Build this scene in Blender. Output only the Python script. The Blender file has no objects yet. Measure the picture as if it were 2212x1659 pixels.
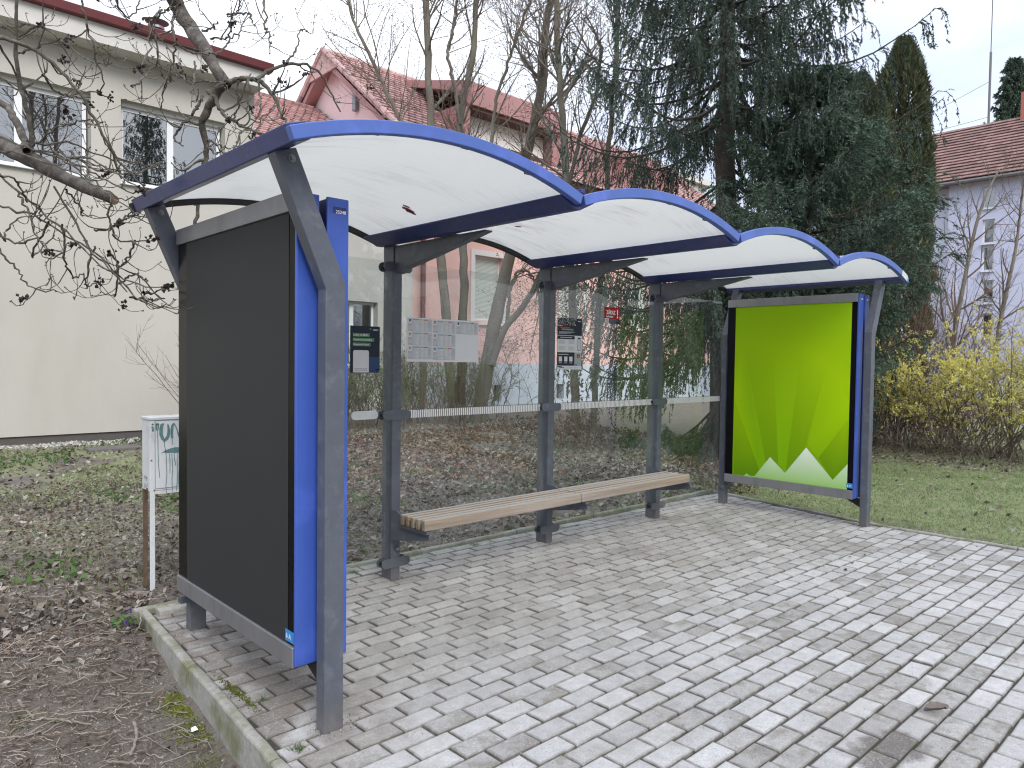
import bpy, bmesh, math, random
import numpy as np
from mathutils import Vector, Matrix
R = math.radians
rng = np.random.default_rng(11)
random.seed(5)

# ------------------------------------------------------------------ camera, sky, light, exposure
scene = bpy.context.scene
COL = scene.collection
cam_d = bpy.data.cameras.new('camera'); cam = bpy.data.objects.new('camera', cam_d); COL.objects.link(cam)
scene.camera = cam
cam_d.sensor_width = 36.0; cam_d.lens = 36.0*1565.4/2212.0
cam_d.clip_start = 0.05; cam_d.clip_end = 800.0
CAM = Vector((-2.5172, -3.808, 1.3912))
ya, pi_, ro = R(-43.3549), R(-1.8756), R(0.7581)
Fv = Vector((-math.sin(ya)*math.cos(pi_), math.cos(ya)*math.cos(pi_), math.sin(pi_)))
Rv = Vector((math.cos(ya), math.sin(ya), 0.0)); Uv = Rv.cross(Fv)
R2 = Rv*math.cos(ro) + Uv*math.sin(ro); U2 = -Rv*math.sin(ro) + Uv*math.cos(ro)
cam.matrix_world = Matrix(((R2.x, U2.x, -Fv.x, CAM.x), (R2.y, U2.y, -Fv.y, CAM.y), (R2.z, U2.z, -Fv.z, CAM.z), (0, 0, 0, 1)))

SUN_EL, SUN_AZ = R(40), R(200)          # azimuth counted clockwise from +Y
world = bpy.data.worlds.new("World"); scene.world = world; world.use_nodes = True
wt = world.node_tree; wn = wt.nodes; wn.clear()
def wnode(t, **k):
    n = wn.new(t)
    for a, b in k.items(): setattr(n, a, b)
    return n
w_out = wnode('ShaderNodeOutputWorld'); w_bg = wnode('ShaderNodeBackground')
w_sky = wnode('ShaderNodeTexSky', sky_type='NISHITA', sun_disc=False)
w_sky.sun_elevation = SUN_EL; w_sky.sun_rotation = SUN_AZ; w_sky.air_density = 1.0; w_sky.dust_density = 2.0
w_hsv = wnode('ShaderNodeHueSaturation'); w_hsv.inputs['Saturation'].default_value = 0.35
w_tc = wnode('ShaderNodeTexCoord'); w_map = wnode('ShaderNodeMapping'); w_map.inputs['Scale'].default_value = (1, 1, 2.6)
w_ns = wnode('ShaderNodeTexNoise'); w_ns.inputs['Scale'].default_value = 1.6; w_ns.inputs['Detail'].default_value = 6; w_ns.inputs['Roughness'].default_value = 0.55
w_cr = wnode('ShaderNodeValToRGB'); w_cr.color_ramp.elements[0].position = 0.36; w_cr.color_ramp.elements[0].color = (3.7, 4.2, 5.3, 1)
w_cr.color_ramp.elements[1].position = 0.66; w_cr.color_ramp.elements[1].color = (6.4, 6.75, 7.3, 1)
w_mix = wnode('ShaderNodeMix', data_type='RGBA'); w_mix.inputs['Factor'].default_value = 0.93
wl = wt.links.new
wl(w_tc.outputs['Generated'], w_map.inputs['Vector']); wl(w_map.outputs[0], w_ns.inputs['Vector'])
wl(w_ns.outputs['Fac'], w_cr.inputs['Fac']); wl(w_sky.outputs[0], w_hsv.inputs['Color'])
wl(w_hsv.outputs[0], w_mix.inputs['A']); wl(w_cr.outputs[0], w_mix.inputs['B'])
w_sep = wnode('ShaderNodeSeparateXYZ'); w_rng = wnode('ShaderNodeMapRange'); w_vm = wnode('ShaderNodeVectorMath', operation='SCALE')
w_rng.inputs[3].default_value = 1.0; w_rng.inputs[4].default_value = 1.9      # an overcast sky is brighter towards the zenith
wl(w_tc.outputs['Generated'], w_sep.inputs[0]); wl(w_sep.outputs[2], w_rng.inputs[0]); wl(w_mix.outputs['Result'], w_vm.inputs[0]); wl(w_rng.outputs[0], w_vm.inputs['Scale'])
wl(w_vm.outputs[0], w_bg.inputs['Color']); w_bg.inputs['Strength'].default_value = 0.1
wl(w_bg.outputs[0], w_out.inputs['Surface'])
sun_d = bpy.data.lights.new('sun', 'SUN'); sun_d.energy = 1.4; sun_d.angle = R(25); sun_d.color = (1.0, 0.97, 0.93)
sun = bpy.data.objects.new('sun', sun_d); COL.objects.link(sun)
sdir = Vector((math.sin(SUN_AZ)*math.cos(SUN_EL), math.cos(SUN_AZ)*math.cos(SUN_EL), math.sin(SUN_EL)))
sun.rotation_euler = sdir.to_track_quat('Z', 'Y').to_euler(); sun.location = sdir*30
scene.view_settings.view_transform = 'Standard'; scene.view_settings.look = 'None'
scene.view_settings.exposure = 0.84; scene.view_settings.gamma = 1.0; scene.view_settings.use_curve_mapping = False
scene.render.engine = 'CYCLES'
scene.cycles.filter_width = 1.15; scene.cycles.max_bounces = 8; scene.cycles.transparent_max_bounces = 16; scene.cycles.diffuse_bounces = 3
scene.cycles.glossy_bounces = 4; scene.cycles.caustics_reflective = False; scene.cycles.caustics_refractive = False

# ------------------------------------------------------------------ mesh helpers
class MB:
    """collects vertices and faces; build() links them as one mesh object"""
    def __init__(s): s.v = []; s.n = 0; s.f = {}; s.col = []
    def add(s, verts, faces, col=None, mi=0):
        verts = np.asarray(verts, float).reshape(-1, 3); faces = np.asarray(faces, int)
        s.v.append(verts); s.f.setdefault((faces.shape[1], mi), []).append((faces + s.n, len(s.v) - 1)); s.n += len(verts)
        s.col.append(np.tile(np.array(col if col is not None else (1, 1, 1, 1), float), (len(verts), 1)) if col is None or np.ndim(col) == 1 else np.asarray(col, float))
        return s
    def box(s, x0, x1, y0, y1, z0, z1, col=None, mi=0):
        v = [(x, y, z) for z in (z0, z1) for y in (y0, y1) for x in (x0, x1)]
        f = [(0, 2, 3, 1), (4, 5, 7, 6), (0, 1, 5, 4), (2, 6, 7, 3), (0, 4, 6, 2), (1, 3, 7, 5)]
        return s.add(v, f, col, mi)
    def prism(s, prof, a, b, axis='y', col=None, mi=0):
        """extrude a 2-D profile along axis between a and b; profile is in the other two coordinates, in x,y,z order"""
        n = len(prof); A = []
        for t in (a, b):
            for p in prof:
                A.append({'x': (t, p[0], p[1]), 'y': (p[0], t, p[1]), 'z': (p[0], p[1], t)}[axis])
        s.add(A, [(i, (i+1) % n, n+(i+1) % n, n+i) for i in range(n)], col, mi)
        k = s.n - 2*n
        s.v.append(np.zeros((0, 3))); s.col.append(np.zeros((0, 4)))
        s.f.setdefault((n, mi), []).append((np.array([list(range(n))[::-1], list(range(n, 2*n))]) + k, len(s.v)-1))
        return s
    def cyl(s, p0, p1, r, sides=12, r1=None, col=None, caps=True, mi=0):
        p0 = np.array(p0, float); p1 = np.array(p1, float); d = p1-p0; d /= np.linalg.norm(d)
        a = np.cross(d, (0, 0, 1) if abs(d[2]) < .9 else (1, 0, 0)); a /= np.linalg.norm(a); b = np.cross(d, a)
        t = np.linspace(0, 2*np.pi, sides, endpoint=False); c = np.outer(np.cos(t), a)+np.outer(np.sin(t), b)
        r1 = r if r1 is None else r1
        s.add(np.vstack([p0+c*r, p1+c*r1]), [(i, (i+1) % sides, sides+(i+1) % sides, sides+i) for i in range(sides)], col, mi)
        if caps:
            k = s.n-2*sides
            s.v.append(np.zeros((0, 3))); s.col.append(np.zeros((0, 4)))
            s.f.setdefault((sides, mi), []).append((np.array([list(range(sides))[::-1], list(range(sides, 2*sides))])+k, len(s.v)-1))
        return s
    def tubes(s, P, Rr, sides=5, col=None, cap=False):
        """P (N,n,3) polylines, Rr (N,n) radii"""
        P = np.asarray(P, float); Rr = np.asarray(Rr, float)
        if P.ndim == 2: P = P[None]; Rr = Rr[None]
        N, n, _ = P.shape
        T = np.gradient(P, axis=1); T /= np.linalg.norm(T, axis=2, keepdims=True)+1e-9
        up = np.tile(np.array([0.31, 0.17, 0.93]), (N, n, 1))
        A = np.cross(T, up); nn = np.linalg.norm(A, axis=2, keepdims=True); A = np.where(nn > .15, A/(nn+1e-9), np.cross(T, np.array([1., 0, 0])))
        A /= np.linalg.norm(A, axis=2, keepdims=True)+1e-9; B = np.cross(T, A)
        t = np.linspace(0, 2*np.pi, sides, endpoint=False)
        V = P[:, :, None, :] + Rr[:, :, None, None]*(A[:, :, None, :]*np.cos(t)[None, None, :, None]+B[:, :, None, :]*np.sin(t)[None, None, :, None])
        i = np.arange(n-1)[:, None]*sides; j = np.arange(sides)[None, :]; j2 = (j+1) % sides
        q = np.stack([i+j, i+j2, i+sides+j2, i+sides+j], -1).reshape(-1, 4)
        F = (np.arange(N)[:, None, None]*n*sides+q[None]).reshape(-1, 4)
        s.add(V.reshape(-1, 3), F, col)
        if cap:
            base = s.n-N*n*sides
            cf = np.array([[base+k*n*sides+(n-1)*sides+m for m in range(sides)] for k in range(N)])
            s.v.append(np.zeros((0, 3))); s.col.append(np.zeros((0, 4)))
            s.f.setdefault((sides, 0), []).append((cf, len(s.v)-1))
        return s
    def mesh(s, name, mats, smooth=False, color=False):
        me = bpy.data.meshes.new(name)
        V = np.vstack(s.v) if s.v else np.zeros((0, 3))
        loops = []; starts = []; mi = []; pos = 0
        for (k, m), lst in s.f.items():
            A = np.vstack([a for a, _ in lst]); loops.append(A.reshape(-1)); starts.append(pos+np.arange(len(A))*k); pos += A.size; mi.append(np.full(len(A), m))
        L = np.concatenate(loops); S = np.concatenate(starts); M = np.concatenate(mi)
        me.vertices.add(len(V)); me.vertices.foreach_set('co', V.reshape(-1))
        me.loops.add(len(L)); me.loops.foreach_set('vertex_index', L)
        me.polygons.add(len(S)); me.polygons.foreach_set('loop_start', S)
        me.polygons.foreach_set('material_index', M)
        me.polygons.foreach_set('use_smooth', np.full(len(S), bool(smooth)))
        if color:
            at = me.color_attributes.new('print', 'FLOAT_COLOR', 'POINT'); at.data.foreach_set('color', np.vstack(s.col).reshape(-1))
        for m in (mats if isinstance(mats, (list, tuple)) else [mats]): me.materials.append(m)
        me.update(calc_edges=True); me.validate(verbose=False)
        return me
    def build(s, name, mats, parent=None, smooth=False, color=False, bevel=0.0, kind=None, label=None, loc=None):
        o = bpy.data.objects.new(name, s.mesh(name, mats, smooth, color)); COL.objects.link(o)
        if parent is not None:
            o.parent = parent
            if parent.type == 'EMPTY' or True: o.matrix_parent_inverse = WM(parent).inverted()
        if bevel:
            bm = bmesh.new(); bm.from_mesh(o.data); bmesh.ops.recalc_face_normals(bm, faces=bm.faces); bm.to_mesh(o.data); bm.free()
            b = o.modifiers.new('bevel', 'BEVEL'); b.width = bevel; b.segments = 2; b.limit_method = 'ANGLE'; b.angle_limit = R(40)
        if kind: o['kind'] = kind
        if label: o['label'] = label
        return o
_wm = {}
def WM(o): return _wm.get(o.name, Matrix.Identity(4))
def thing(name, label, cat, loc=(0, 0, 0), group=None, kind=None):
    o = bpy.data.objects.new(name, None); COL.objects.link(o); o.location = loc; o.empty_display_size = .1
    _wm[o.name] = Matrix.Translation(loc)
    if label: o['label'] = label
    if cat: o['category'] = cat
    if group: o['group'] = group
    if kind: o['kind'] = kind
    return o
def tag(o, label, cat, group=None, kind=None):
    if label: o['label'] = label
    if cat: o['category'] = cat
    if group: o['group'] = group
    if kind: o['kind'] = kind
    return o
def copy_tree(o, parent=None):
    c = o.copy(); inv = o.matrix_parent_inverse.copy(); COL.objects.link(c); c.parent = parent; c.matrix_parent_inverse = inv
    for ch in list(o.children): copy_tree(ch, c)
    return c
def text(name, s, loc, size, mat, normal='-y', parent=None, bold=0.0, ax='LEFT', sx=1.0):
    cu = bpy.data.curves.new(name, 'FONT'); cu.body = s; cu.size = size; cu.align_x = ax; cu.offset = bold; cu.extrude = 0.0002; cu.resolution_u = 3
    cu.materials.append(mat); tmp = bpy.data.objects.new('tmp', cu); me = bpy.data.meshes.new_from_object(tmp); bpy.data.objects.remove(tmp)
    o = bpy.data.objects.new(name, me); COL.objects.link(o)
    rot = {'-y': (R(90), 0, 0), '-x': (R(90), 0, R(-90)), '+x': (R(90), 0, R(90))}[normal]
    o.location = loc; o.rotation_euler = rot; o.scale = (sx, 1, 1)
    if parent is not None: o.parent = parent; o.matrix_parent_inverse = WM(parent).inverted()
    return o

# ------------------------------------------------------------------ materials
def lin(c):
    return tuple(((v/255.)/12.92 if v/255. <= .04045 else ((v/255.+.055)/1.055)**2.4) for v in c)
def mat(name, col, rough=.6, metal=0.0, var=.12, vs=6.0, bump=0.0, bs=60.0, col2=None, c2s=2.0, c2lo=.45, c2hi=.62, isl=0.0, objr=0.0, spec=.5, transl=0.0, detail=5.0, stretch=(1, 1, 1), coat=0.0, streak=0.0):
    m = bpy.data.materials.new(name); m.use_nodes = True; nt = m.node_tree; N = nt.nodes; N.clear(); L = nt.links.new
    out = N.new('ShaderNodeOutputMaterial'); b = N.new('ShaderNodeBsdfPrincipled'); L(b.outputs[0], out.inputs[0])
    b.inputs['Roughness'].default_value = rough; b.inputs['Metallic'].default_value = metal; b.inputs['Specular IOR Level'].default_value = spec
    if coat: b.inputs['Coat Weight'].default_value = coat; b.inputs['Coat Roughness'].default_value = .15
    tc = N.new('ShaderNodeNewGeometry'); mp = N.new('ShaderNodeMapping'); mp.inputs['Scale'].default_value = stretch; L(tc.outputs['Position'], mp.inputs['Vector'])
    def noise(sc, det=detail, rgh=.6):
        n = N.new('ShaderNodeTexNoise'); n.inputs['Scale'].default_value = sc; n.inputs['Detail'].default_value = det; n.inputs['Roughness'].default_value = rgh; L(mp.outputs[0], n.inputs['Vector']); return n
    def mix(a, bb, f, bt='MIX'):
        x = N.new('ShaderNodeMix'); x.data_type = 'RGBA'; x.blend_type = bt
        for s_, k in ((a, 'A'), (bb, 'B')):
            if isinstance(s_, tuple): x.inputs[k].default_value = (*s_[:3], 1)
            else: L(s_, x.inputs[k])
        if isinstance(f, float): x.inputs['Factor'].default_value = f
        else: L(f, x.inputs['Factor'])
        return x.outputs['Result']
    c = tuple(col)
    if col2 is not None:
        n2 = noise(c2s); r = N.new('ShaderNodeMapRange'); r.inputs['From Min'].default_value = c2lo; r.inputs['From Max'].default_value = c2hi; L(n2.outputs['Fac'], r.inputs['Value'])
        c = mix(c, tuple(col2), r.outputs[0])
    if var:
        n1 = noise(vs); r = N.new('ShaderNodeMapRange'); r.inputs['From Min'].default_value = .25; r.inputs['From Max'].default_value = .75
        r.inputs['To Min'].default_value = 1-var; r.inputs['To Max'].default_value = 1+var; L(n1.outputs['Fac'], r.inputs['Value'])
        h = N.new('ShaderNodeHueSaturation'); L(r.outputs[0], h.inputs['Value'])
        if isinstance(c, tuple): h.inputs['Color'].default_value = (*c[:3], 1)
        else: L(c, h.inputs['Color'])
        c = h.outputs[0]
    if isl or objr:
        src = None
        if isl: src = tc.outputs['Random Per Island']
        if objr:
            oi = N.new('ShaderNodeObjectInfo'); src = oi.outputs['Random'] if src is None else src
            if isl:
                ad = N.new('ShaderNodeMath'); ad.operation = 'ADD'; L(tc.outputs['Random Per Island'], ad.inputs[0]); L(oi.outputs['Random'], ad.inputs[1])
                fr = N.new('ShaderNodeMath'); fr.operation = 'FRACT'; L(ad.outputs[0], fr.inputs[0]); src = fr.outputs[0]
        k = isl or objr; r = N.new('ShaderNodeMapRange'); r.inputs['To Min'].default_value = 1-k; r.inputs['To Max'].default_value = 1+k; L(src, r.inputs['Value'])
        h = N.new('ShaderNodeHueSaturation'); L(r.outputs[0], h.inputs['Value'])
        if isinstance(c, tuple): h.inputs['Color'].default_value = (*c[:3], 1)
        else: L(c, h.inputs['Color'])
        c = h.outputs[0]
    if isinstance(c, tuple): b.inputs['Base Color'].default_value = (*c[:3], 1)
    else: L(c, b.inputs['Base Color'])
    if bump:
        nb = noise(bs, 4.0); bp = N.new('ShaderNodeBump'); bp.inputs['Strength'].default_value = bump; bp.inputs['Distance'].default_value = .01
        L(nb.outputs['Fac'], bp.inputs['Height']); L(bp.outputs[0], b.inputs['Normal'])
    if transl:
        t = N.new('ShaderNodeBsdfTranslucent')
        if isinstance(c, tuple): t.inputs['Color'].default_value = (*c[:3], 1)
        else: L(c, t.inputs['Color'])
        ms = N.new('ShaderNodeMixShader'); ms.inputs[0].default_value = transl; L(b.outputs[0], ms.inputs[1]); L(t.outputs[0], ms.inputs[2]); L(ms.outputs[0], out.inputs[0])
    m['_c'] = 1
    return m
def leafmat(name, cols, rough=.7, transl=.25, pos=None):
    """colour chosen per island from a ramp"""
    m = bpy.data.materials.new(name); m.use_nodes = True; nt = m.node_tree; N = nt.nodes; N.clear(); L = nt.links.new
    out = N.new('ShaderNodeOutputMaterial'); b = N.new('ShaderNodeBsdfPrincipled'); b.inputs['Roughness'].default_value = rough; b.inputs['Specular IOR Level'].default_value = .3
    g = N.new('ShaderNodeNewGeometry'); cr = N.new('ShaderNodeValToRGB'); L(g.outputs['Random Per Island'], cr.inputs[0])
    e = cr.color_ramp.elements; k = len(cols)
    e[0].position = 0; e[0].color = (*cols[0], 1); e[1].position = (k-1)/k+.0001 if k > 1 else 1; e[1].color = (*cols[-1], 1)
    for i in range(1, k-1): q = e.new(i/k); q.color = (*cols[i], 1)
    cr.color_ramp.interpolation = 'CONSTANT' if k > 3 else 'LINEAR'
    n = N.new('ShaderNodeTexNoise'); n.inputs['Scale'].default_value = 1.2; L(g.outputs['Position'], n.inputs['Vector'])
    r = N.new('ShaderNodeMapRange'); r.inputs['From Min'].default_value = .3; r.inputs['From Max'].default_value = .7; r.inputs['To Min'].default_value = .75; r.inputs['To Max'].default_value = 1.25; L(n.outputs['Fac'], r.inputs['Value'])
    h = N.new('ShaderNodeHueSaturation'); L(r.outputs[0], h.inputs['Value']); L(cr.outputs[0], h.inputs['Color']); L(h.outputs[0], b.inputs['Base Color'])
    t = N.new('ShaderNodeBsdfTranslucent'); L(h.outputs[0], t.inputs['Color'])
    ms = N.new('ShaderNodeMixShader'); ms.inputs[0].default_value = transl; L(b.outputs[0], ms.inputs[1]); L(t.outputs[0], ms.inputs[2]); L(ms.outputs[0], out.inputs[0])
    return m
def printmat(name='printed_paper', rough=.5, spec=.3):
    m = bpy.data.materials.new(name); m.use_nodes = True; nt = m.node_tree; N = nt.nodes; b = N['Principled BSDF']
    a = N.new('ShaderNodeVertexColor'); a.layer_name = 'print'; nt.links.new(a.outputs[0], b.inputs['Base Color']); b.inputs['Roughness'].default_value = rough; b.inputs['Specular IOR Level'].default_value = spec
    if name == 'printed_paper':      # thin paper lets some of the daylight behind the glass through
        t = N.new('ShaderNodeBsdfTranslucent'); nt.links.new(a.outputs[0], t.inputs['Color']); ms = N.new('ShaderNodeMixShader'); ms.inputs[0].default_value = .2; o_ = N['Material Output']; nt.links.new(b.outputs[0], ms.inputs[1]); nt.links.new(t.outputs[0], ms.inputs[2]); nt.links.new(ms.outputs[0], o_.inputs[0])
    return m
def glassmat(name, tint=(.93, .96, .95), refl=1.0, dirt=.05, dark=None, ior=1.45):
    m = bpy.data.materials.new(name); m.use_nodes = True; nt = m.node_tree; N = nt.nodes; N.clear(); L = nt.links.new
    out = N.new('ShaderNodeOutputMaterial'); gl = N.new('ShaderNodeBsdfGlossy'); gl.inputs['Roughness'].default_value = .0 if dark is None else .004; gl.inputs['Color'].default_value = (refl, refl, refl, 1)
    # Schlick reflectance of the outer face; the inner face of the pane reflects nothing more
    f0 = ((ior-1)/(ior+1))**2*(1.7 if dark is None else 1.0)
    ge = N.new('ShaderNodeNewGeometry'); dt = N.new('ShaderNodeVectorMath'); dt.operation = 'DOT_PRODUCT'; L(ge.outputs['Incoming'], dt.inputs[0]); L(ge.outputs['Normal'], dt.inputs[1])
    def mm(op, a, b_=None):
        x = N.new('ShaderNodeMath'); x.operation = op; x.use_clamp = op == 'SUBTRACT'
        for k, v in enumerate((a, b_)):
            if v is None: continue
            if isinstance(v, (int, float)): x.inputs[k].default_value = v
            else: L(v, x.inputs[k])
        return x.outputs[0]
    pw = mm('POWER', mm('SUBTRACT', 1.0, mm('ABSOLUTE', dt.outputs['Value'])), 5.0)
    sch = mm('ADD', mm('MULTIPLY', pw, 1-f0), f0); sch = mm('MULTIPLY', sch, mm('SUBTRACT', 1.0, ge.outputs['Backfacing']))
    if dark is None: tr = N.new('ShaderNodeBsdfTransparent'); tr.inputs['Color'].default_value = (*tint, 1)
    else: tr = N.new('ShaderNodeBsdfDiffuse'); tr.inputs['Color'].default_value = (*dark, 1)
    ms = N.new('ShaderNodeMixShader'); L(sch, ms.inputs[0]); L(tr.outputs[0], ms.inputs[1]); L(gl.outputs[0], ms.inputs[2])
    res = ms.outputs[0]
    if dirt:
        g = N.new('ShaderNodeNewGeometry'); mp = N.new('ShaderNodeMapping'); mp.inputs['Scale'].default_value = (1, 1, .6); L(g.outputs['Position'], mp.inputs[0])
        n = N.new('ShaderNodeTexNoise'); n.inputs['Scale'].default_value = 2.2; n.inputs['Detail'].default_value = 8; n.inputs['Roughness'].default_value = .65; L(mp.outputs[0], n.inputs['Vector'])
        r = N.new('ShaderNodeMapRange'); r.inputs['From Min'].default_value = .42; r.inputs['From Max'].default_value = .8; r.inputs['To Min'].default_value = dirt*.3; r.inputs['To Max'].default_value = dirt*3; L(n.outputs['Fac'], r.inputs['Value'])
        d = N.new('ShaderNodeBsdfDiffuse'); d.inputs['Color'].default_value = (.55, .54, .52, 1)
        m2 = N.new('ShaderNodeMixShader'); L(r.outputs[0], m2.inputs[0]); L(res, m2.inputs[1]); L(d.outputs[0], m2.inputs[2]); res = m2.outputs[0]
    L(res, out.inputs[0]); return m

M = {}
M['steel'] = mat('anthracite_steel', (.092, .102, .126), .42, 0, .14, 9, .05, 120, col2=(.135, .146, .172), c2s=14, c2lo=.52, c2hi=.7)
M['navyshade'] = mat('navy_and_shaded_blue', (.018, .030, .15), .38, 0, .22, 18, .05, 90, col2=(.05, .06, .15), c2s=30, c2lo=.58, c2hi=.72, coat=.2)  # deep blue; on the end beams it carries painted-in shade
M['blue'] = mat('blue_paint', (.046, .10, .41), .38, 0, .07, 5, .03, 90, col2=(.075, .14, .56), c2s=3, c2lo=.5, c2hi=.7, coat=.15)
M['bluefascia'] = mat('blue_fascia_paint', (.078, .14, .42), .42, 0, .10, 4, .03, 90, col2=(.12, .18, .60), c2s=5, c2lo=.5, c2hi=.72)
M['alu'] = mat('brushed_aluminium', (.30, .30, .31), .42, .55, .14, 5, .05, 200, col2=(.22, .22, .225), c2s=10, c2lo=.5, c2hi=.7, stretch=(1, 1, .25))
M['black'] = mat('black_rubber', (.012, .012, .013), .6, 0, .1)
M['bolt'] = mat('zinc_bolt', (.25, .25, .26), .45, .8, .1)
M['poster'] = mat('dark_poster', (.042, .042, .042), .55, 0, .02, 3, spec=.1)
M['blackglass'] = mat('black_case_glass', (.006, .006, .007), .22, 0, .3, 8, spec=.10)
M['print'] = printmat()
M['white'] = mat('white_print', (.8, .8, .8), .5, 0, 0)
M['bluesticker'] = mat('blue_sticker', (.03, .25, .62), .45, 0, .03)
M['glass'] = glassmat('shelter_glass', dirt=.035)
M['deco'] = mat('frosted_decal', (.62, .64, .64), .6, 0, .08, 30)
M['wood'] = mat('weathered_wood', (.22, .16, .10), .8, 0, .38, 9, .5, 40, col2=(.32, .28, .245), c2s=3, c2lo=.4, c2hi=.62, isl=.08, objr=.1, stretch=(.12, 2.2, 2.2))
def weather_top(m, grey):
    # the upper faces of the slats have silvered in the rain
    nt = m.node_tree; N = nt.nodes; b = [n for n in N if n.type == 'BSDF_PRINCIPLED'][0]; src = b.inputs['Base Color'].links[0].from_socket
    g = N.new('ShaderNodeNewGeometry'); sp = N.new('ShaderNodeSeparateXYZ'); nt.links.new(g.outputs['True Normal'], sp.inputs[0]); r = N.new('ShaderNodeMapRange'); r.inputs[1].default_value = .4; r.inputs[2].default_value = .95; r.inputs[4].default_value = .8; nt.links.new(sp.outputs[2], r.inputs[0])
    x = N.new('ShaderNodeMix'); x.data_type = 'RGBA'; nt.links.new(src, x.inputs['A']); x.inputs['B'].default_value = (*grey, 1); nt.links.new(r.outputs[0], x.inputs['Factor']); nt.links.new(x.outputs['Result'], b.inputs['Base Color'])
def foot_grime(m, z=.16, col=(.16, .14, .12)):
    # splashed dust on the foot of the posts
    nt = m.node_tree; N = nt.nodes; b = [n for n in N if n.type == 'BSDF_PRINCIPLED'][0]; src = b.inputs['Base Color'].links[0].from_socket
    g = N.new('ShaderNodeNewGeometry'); sp = N.new('ShaderNodeSeparateXYZ'); nt.links.new(g.outputs['Position'], sp.inputs[0]); n = N.new('ShaderNodeTexNoise'); n.inputs['Scale'].default_value = 38; n.inputs['Detail'].default_value = 6; nt.links.new(g.outputs['Position'], n.inputs[0])
    r = N.new('ShaderNodeMapRange'); r.inputs[1].default_value = z; r.inputs[2].default_value = 0; nt.links.new(sp.outputs[2], r.inputs[0]); q_ = N.new('ShaderNodeMath'); q_.operation = 'MULTIPLY'; nt.links.new(r.outputs[0], q_.inputs[0]); nt.links.new(n.outputs['Fac'], q_.inputs[1])
    x = N.new('ShaderNodeMix'); x.data_type = 'RGBA'; nt.links.new(src, x.inputs['A']); x.inputs['B'].default_value = (*col, 1); nt.links.new(q_.outputs[0], x.inputs['Factor']); nt.links.new(x.outputs['Result'], b.inputs['Base Color'])
foot_grime(M['steel'])
weather_top(M['wood'], (.37, .35, .33))
M['concrete'] = mat('kerb_concrete', (.35, .335, .305), .9, 0, .22, 40, .5, 180, col2=(.20, .20, .12), c2s=4.5, c2lo=.42, c2hi=.62, objr=.06)
M['plaster'] = mat('cream_render', (.50, .475, .43), .92, 0, .05, 1.2, .25, 90, col2=(.46, .43, .375), c2s=.7, c2lo=.45, c2hi=.7, stretch=(1, 1, .4))
M['plaster2'] = mat('grey_cream_render', (.47, .455, .42), .92, 0, .06, 1.2, .25, 90, col2=(.55, .54, .51), c2s=2.2, c2lo=.56, c2hi=.62)
M['fascia'] = mat('cream_fascia', (.60, .58, .54), .9, 0, .05)
M['redmetal'] = mat('dark_red_sheet_metal', (.14, .03, .032), .45, .2, .1)
M['pvc'] = mat('white_pvc', (.78, .79, .80), .4, 0, .03)
M['window'] = glassmat('window_glass', dark=(.012, .014, .015), dirt=0, ior=3.6, refl=.95)
M['pink'] = mat('pink_render', (.83, .52, .47), .9, 0, .04, 1.5, .15, 60, col2=(.82, .50, .42), c2s=.4)
M['pinkdark'] = mat('pink_sheet_metal', (.37, .185, .175), .5, .1, .08, 2)
M['plinth'] = mat('blue_grey_plinth', (.56, .60, .68), .9, 0, .05)
M['trim'] = mat('pale_trim', (.76, .70, .66), .85, 0, .04)
M['tile'] = mat('red_clay_tile', (.54, .355, .335), .8, 0, .12, 1.5, .2, 40, isl=.22)
M['tile2'] = mat('brown_red_tile', (.215, .125, .11), .8, 0, .15, 1.0, .2, 40, isl=.25)
M['lilac'] = mat('lilac_render', (.56, .58, .74), .9, 0, .03, 1.0)
M['lilac2'] = mat('light_lilac_render', (.66, .69, .80), .9, 0, .03, 1.0)
M['green'] = mat('pale_green_panel', (.45, .60, .36), .8, 0, .04)
M['bark'] = mat('grey_brown_bark', (.165, .145, .12), .95, 0, .35, 12, .8, 45, col2=(.19, .175, .14), c2s=7, c2lo=.45, c2hi=.6, stretch=(1, 1, .4))
M['barkdark'] = mat('dark_ash_bark', (.075, .062, .053), .95, 0, .4, 14, .9, 60, col2=(.15, .135, .115), c2s=9, c2lo=.48, c2hi=.62)
M['barkgreen'] = mat('mossy_trunk_bark', (.175, .165, .13), .95, 0, .3, 10, .8, 40, col2=(.13, .105, .085), c2s=5, stretch=(1, 1, .4))
M['bough'] = mat('spruce_boughs', (.055, .050, .038), .95, 0, .3, 10)
M['barkspruce'] = mat('spruce_bark', (.10, .082, .07), .95, 0, .35, 10, .9, 30)
M['under'] = mat('dark_roof_underlay', (.06, .03, .027), .9)
M['ashbark'] = mat('lichened_ash_twigs', (.082, .070, .056), .95, 0, .4, 40, .6, 90, col2=(.15, .14, .115), c2s=16, c2lo=.5, c2hi=.62)
M['bud'] = mat('dark_buds', (.022, .013, .012), .8, 0, .3)
M['needle'] = leafmat('spruce_needles', [(.055, .085, .068), (.075, .112, .085), (.10, .142, .10), (.044, .068, .055)], transl=.15)
M['needle2'] = leafmat('young_spruce_needles', [(.075, .12, .088), (.105, .155, .11), (.14, .195, .135), (.06, .095, .07)], transl=.15)
M['thuja'] = leafmat('thuja_sprays', [(.062, .082, .042), (.09, .115, .06), (.125, .14, .075), (.085, .075, .04)], transl=.15)
M['yellow'] = leafmat('forsythia_flowers', [(.80, .74, .20), (.84, .80, .32), (.68, .62, .18)], transl=.3)
M['twig'] = mat('brown_twigs', (.135, .105, .08), .9, 0, .3, 6)
M['twigred'] = mat('reddish_twigs', (.12, .070, .055), .9, 0, .3, 6)
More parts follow.
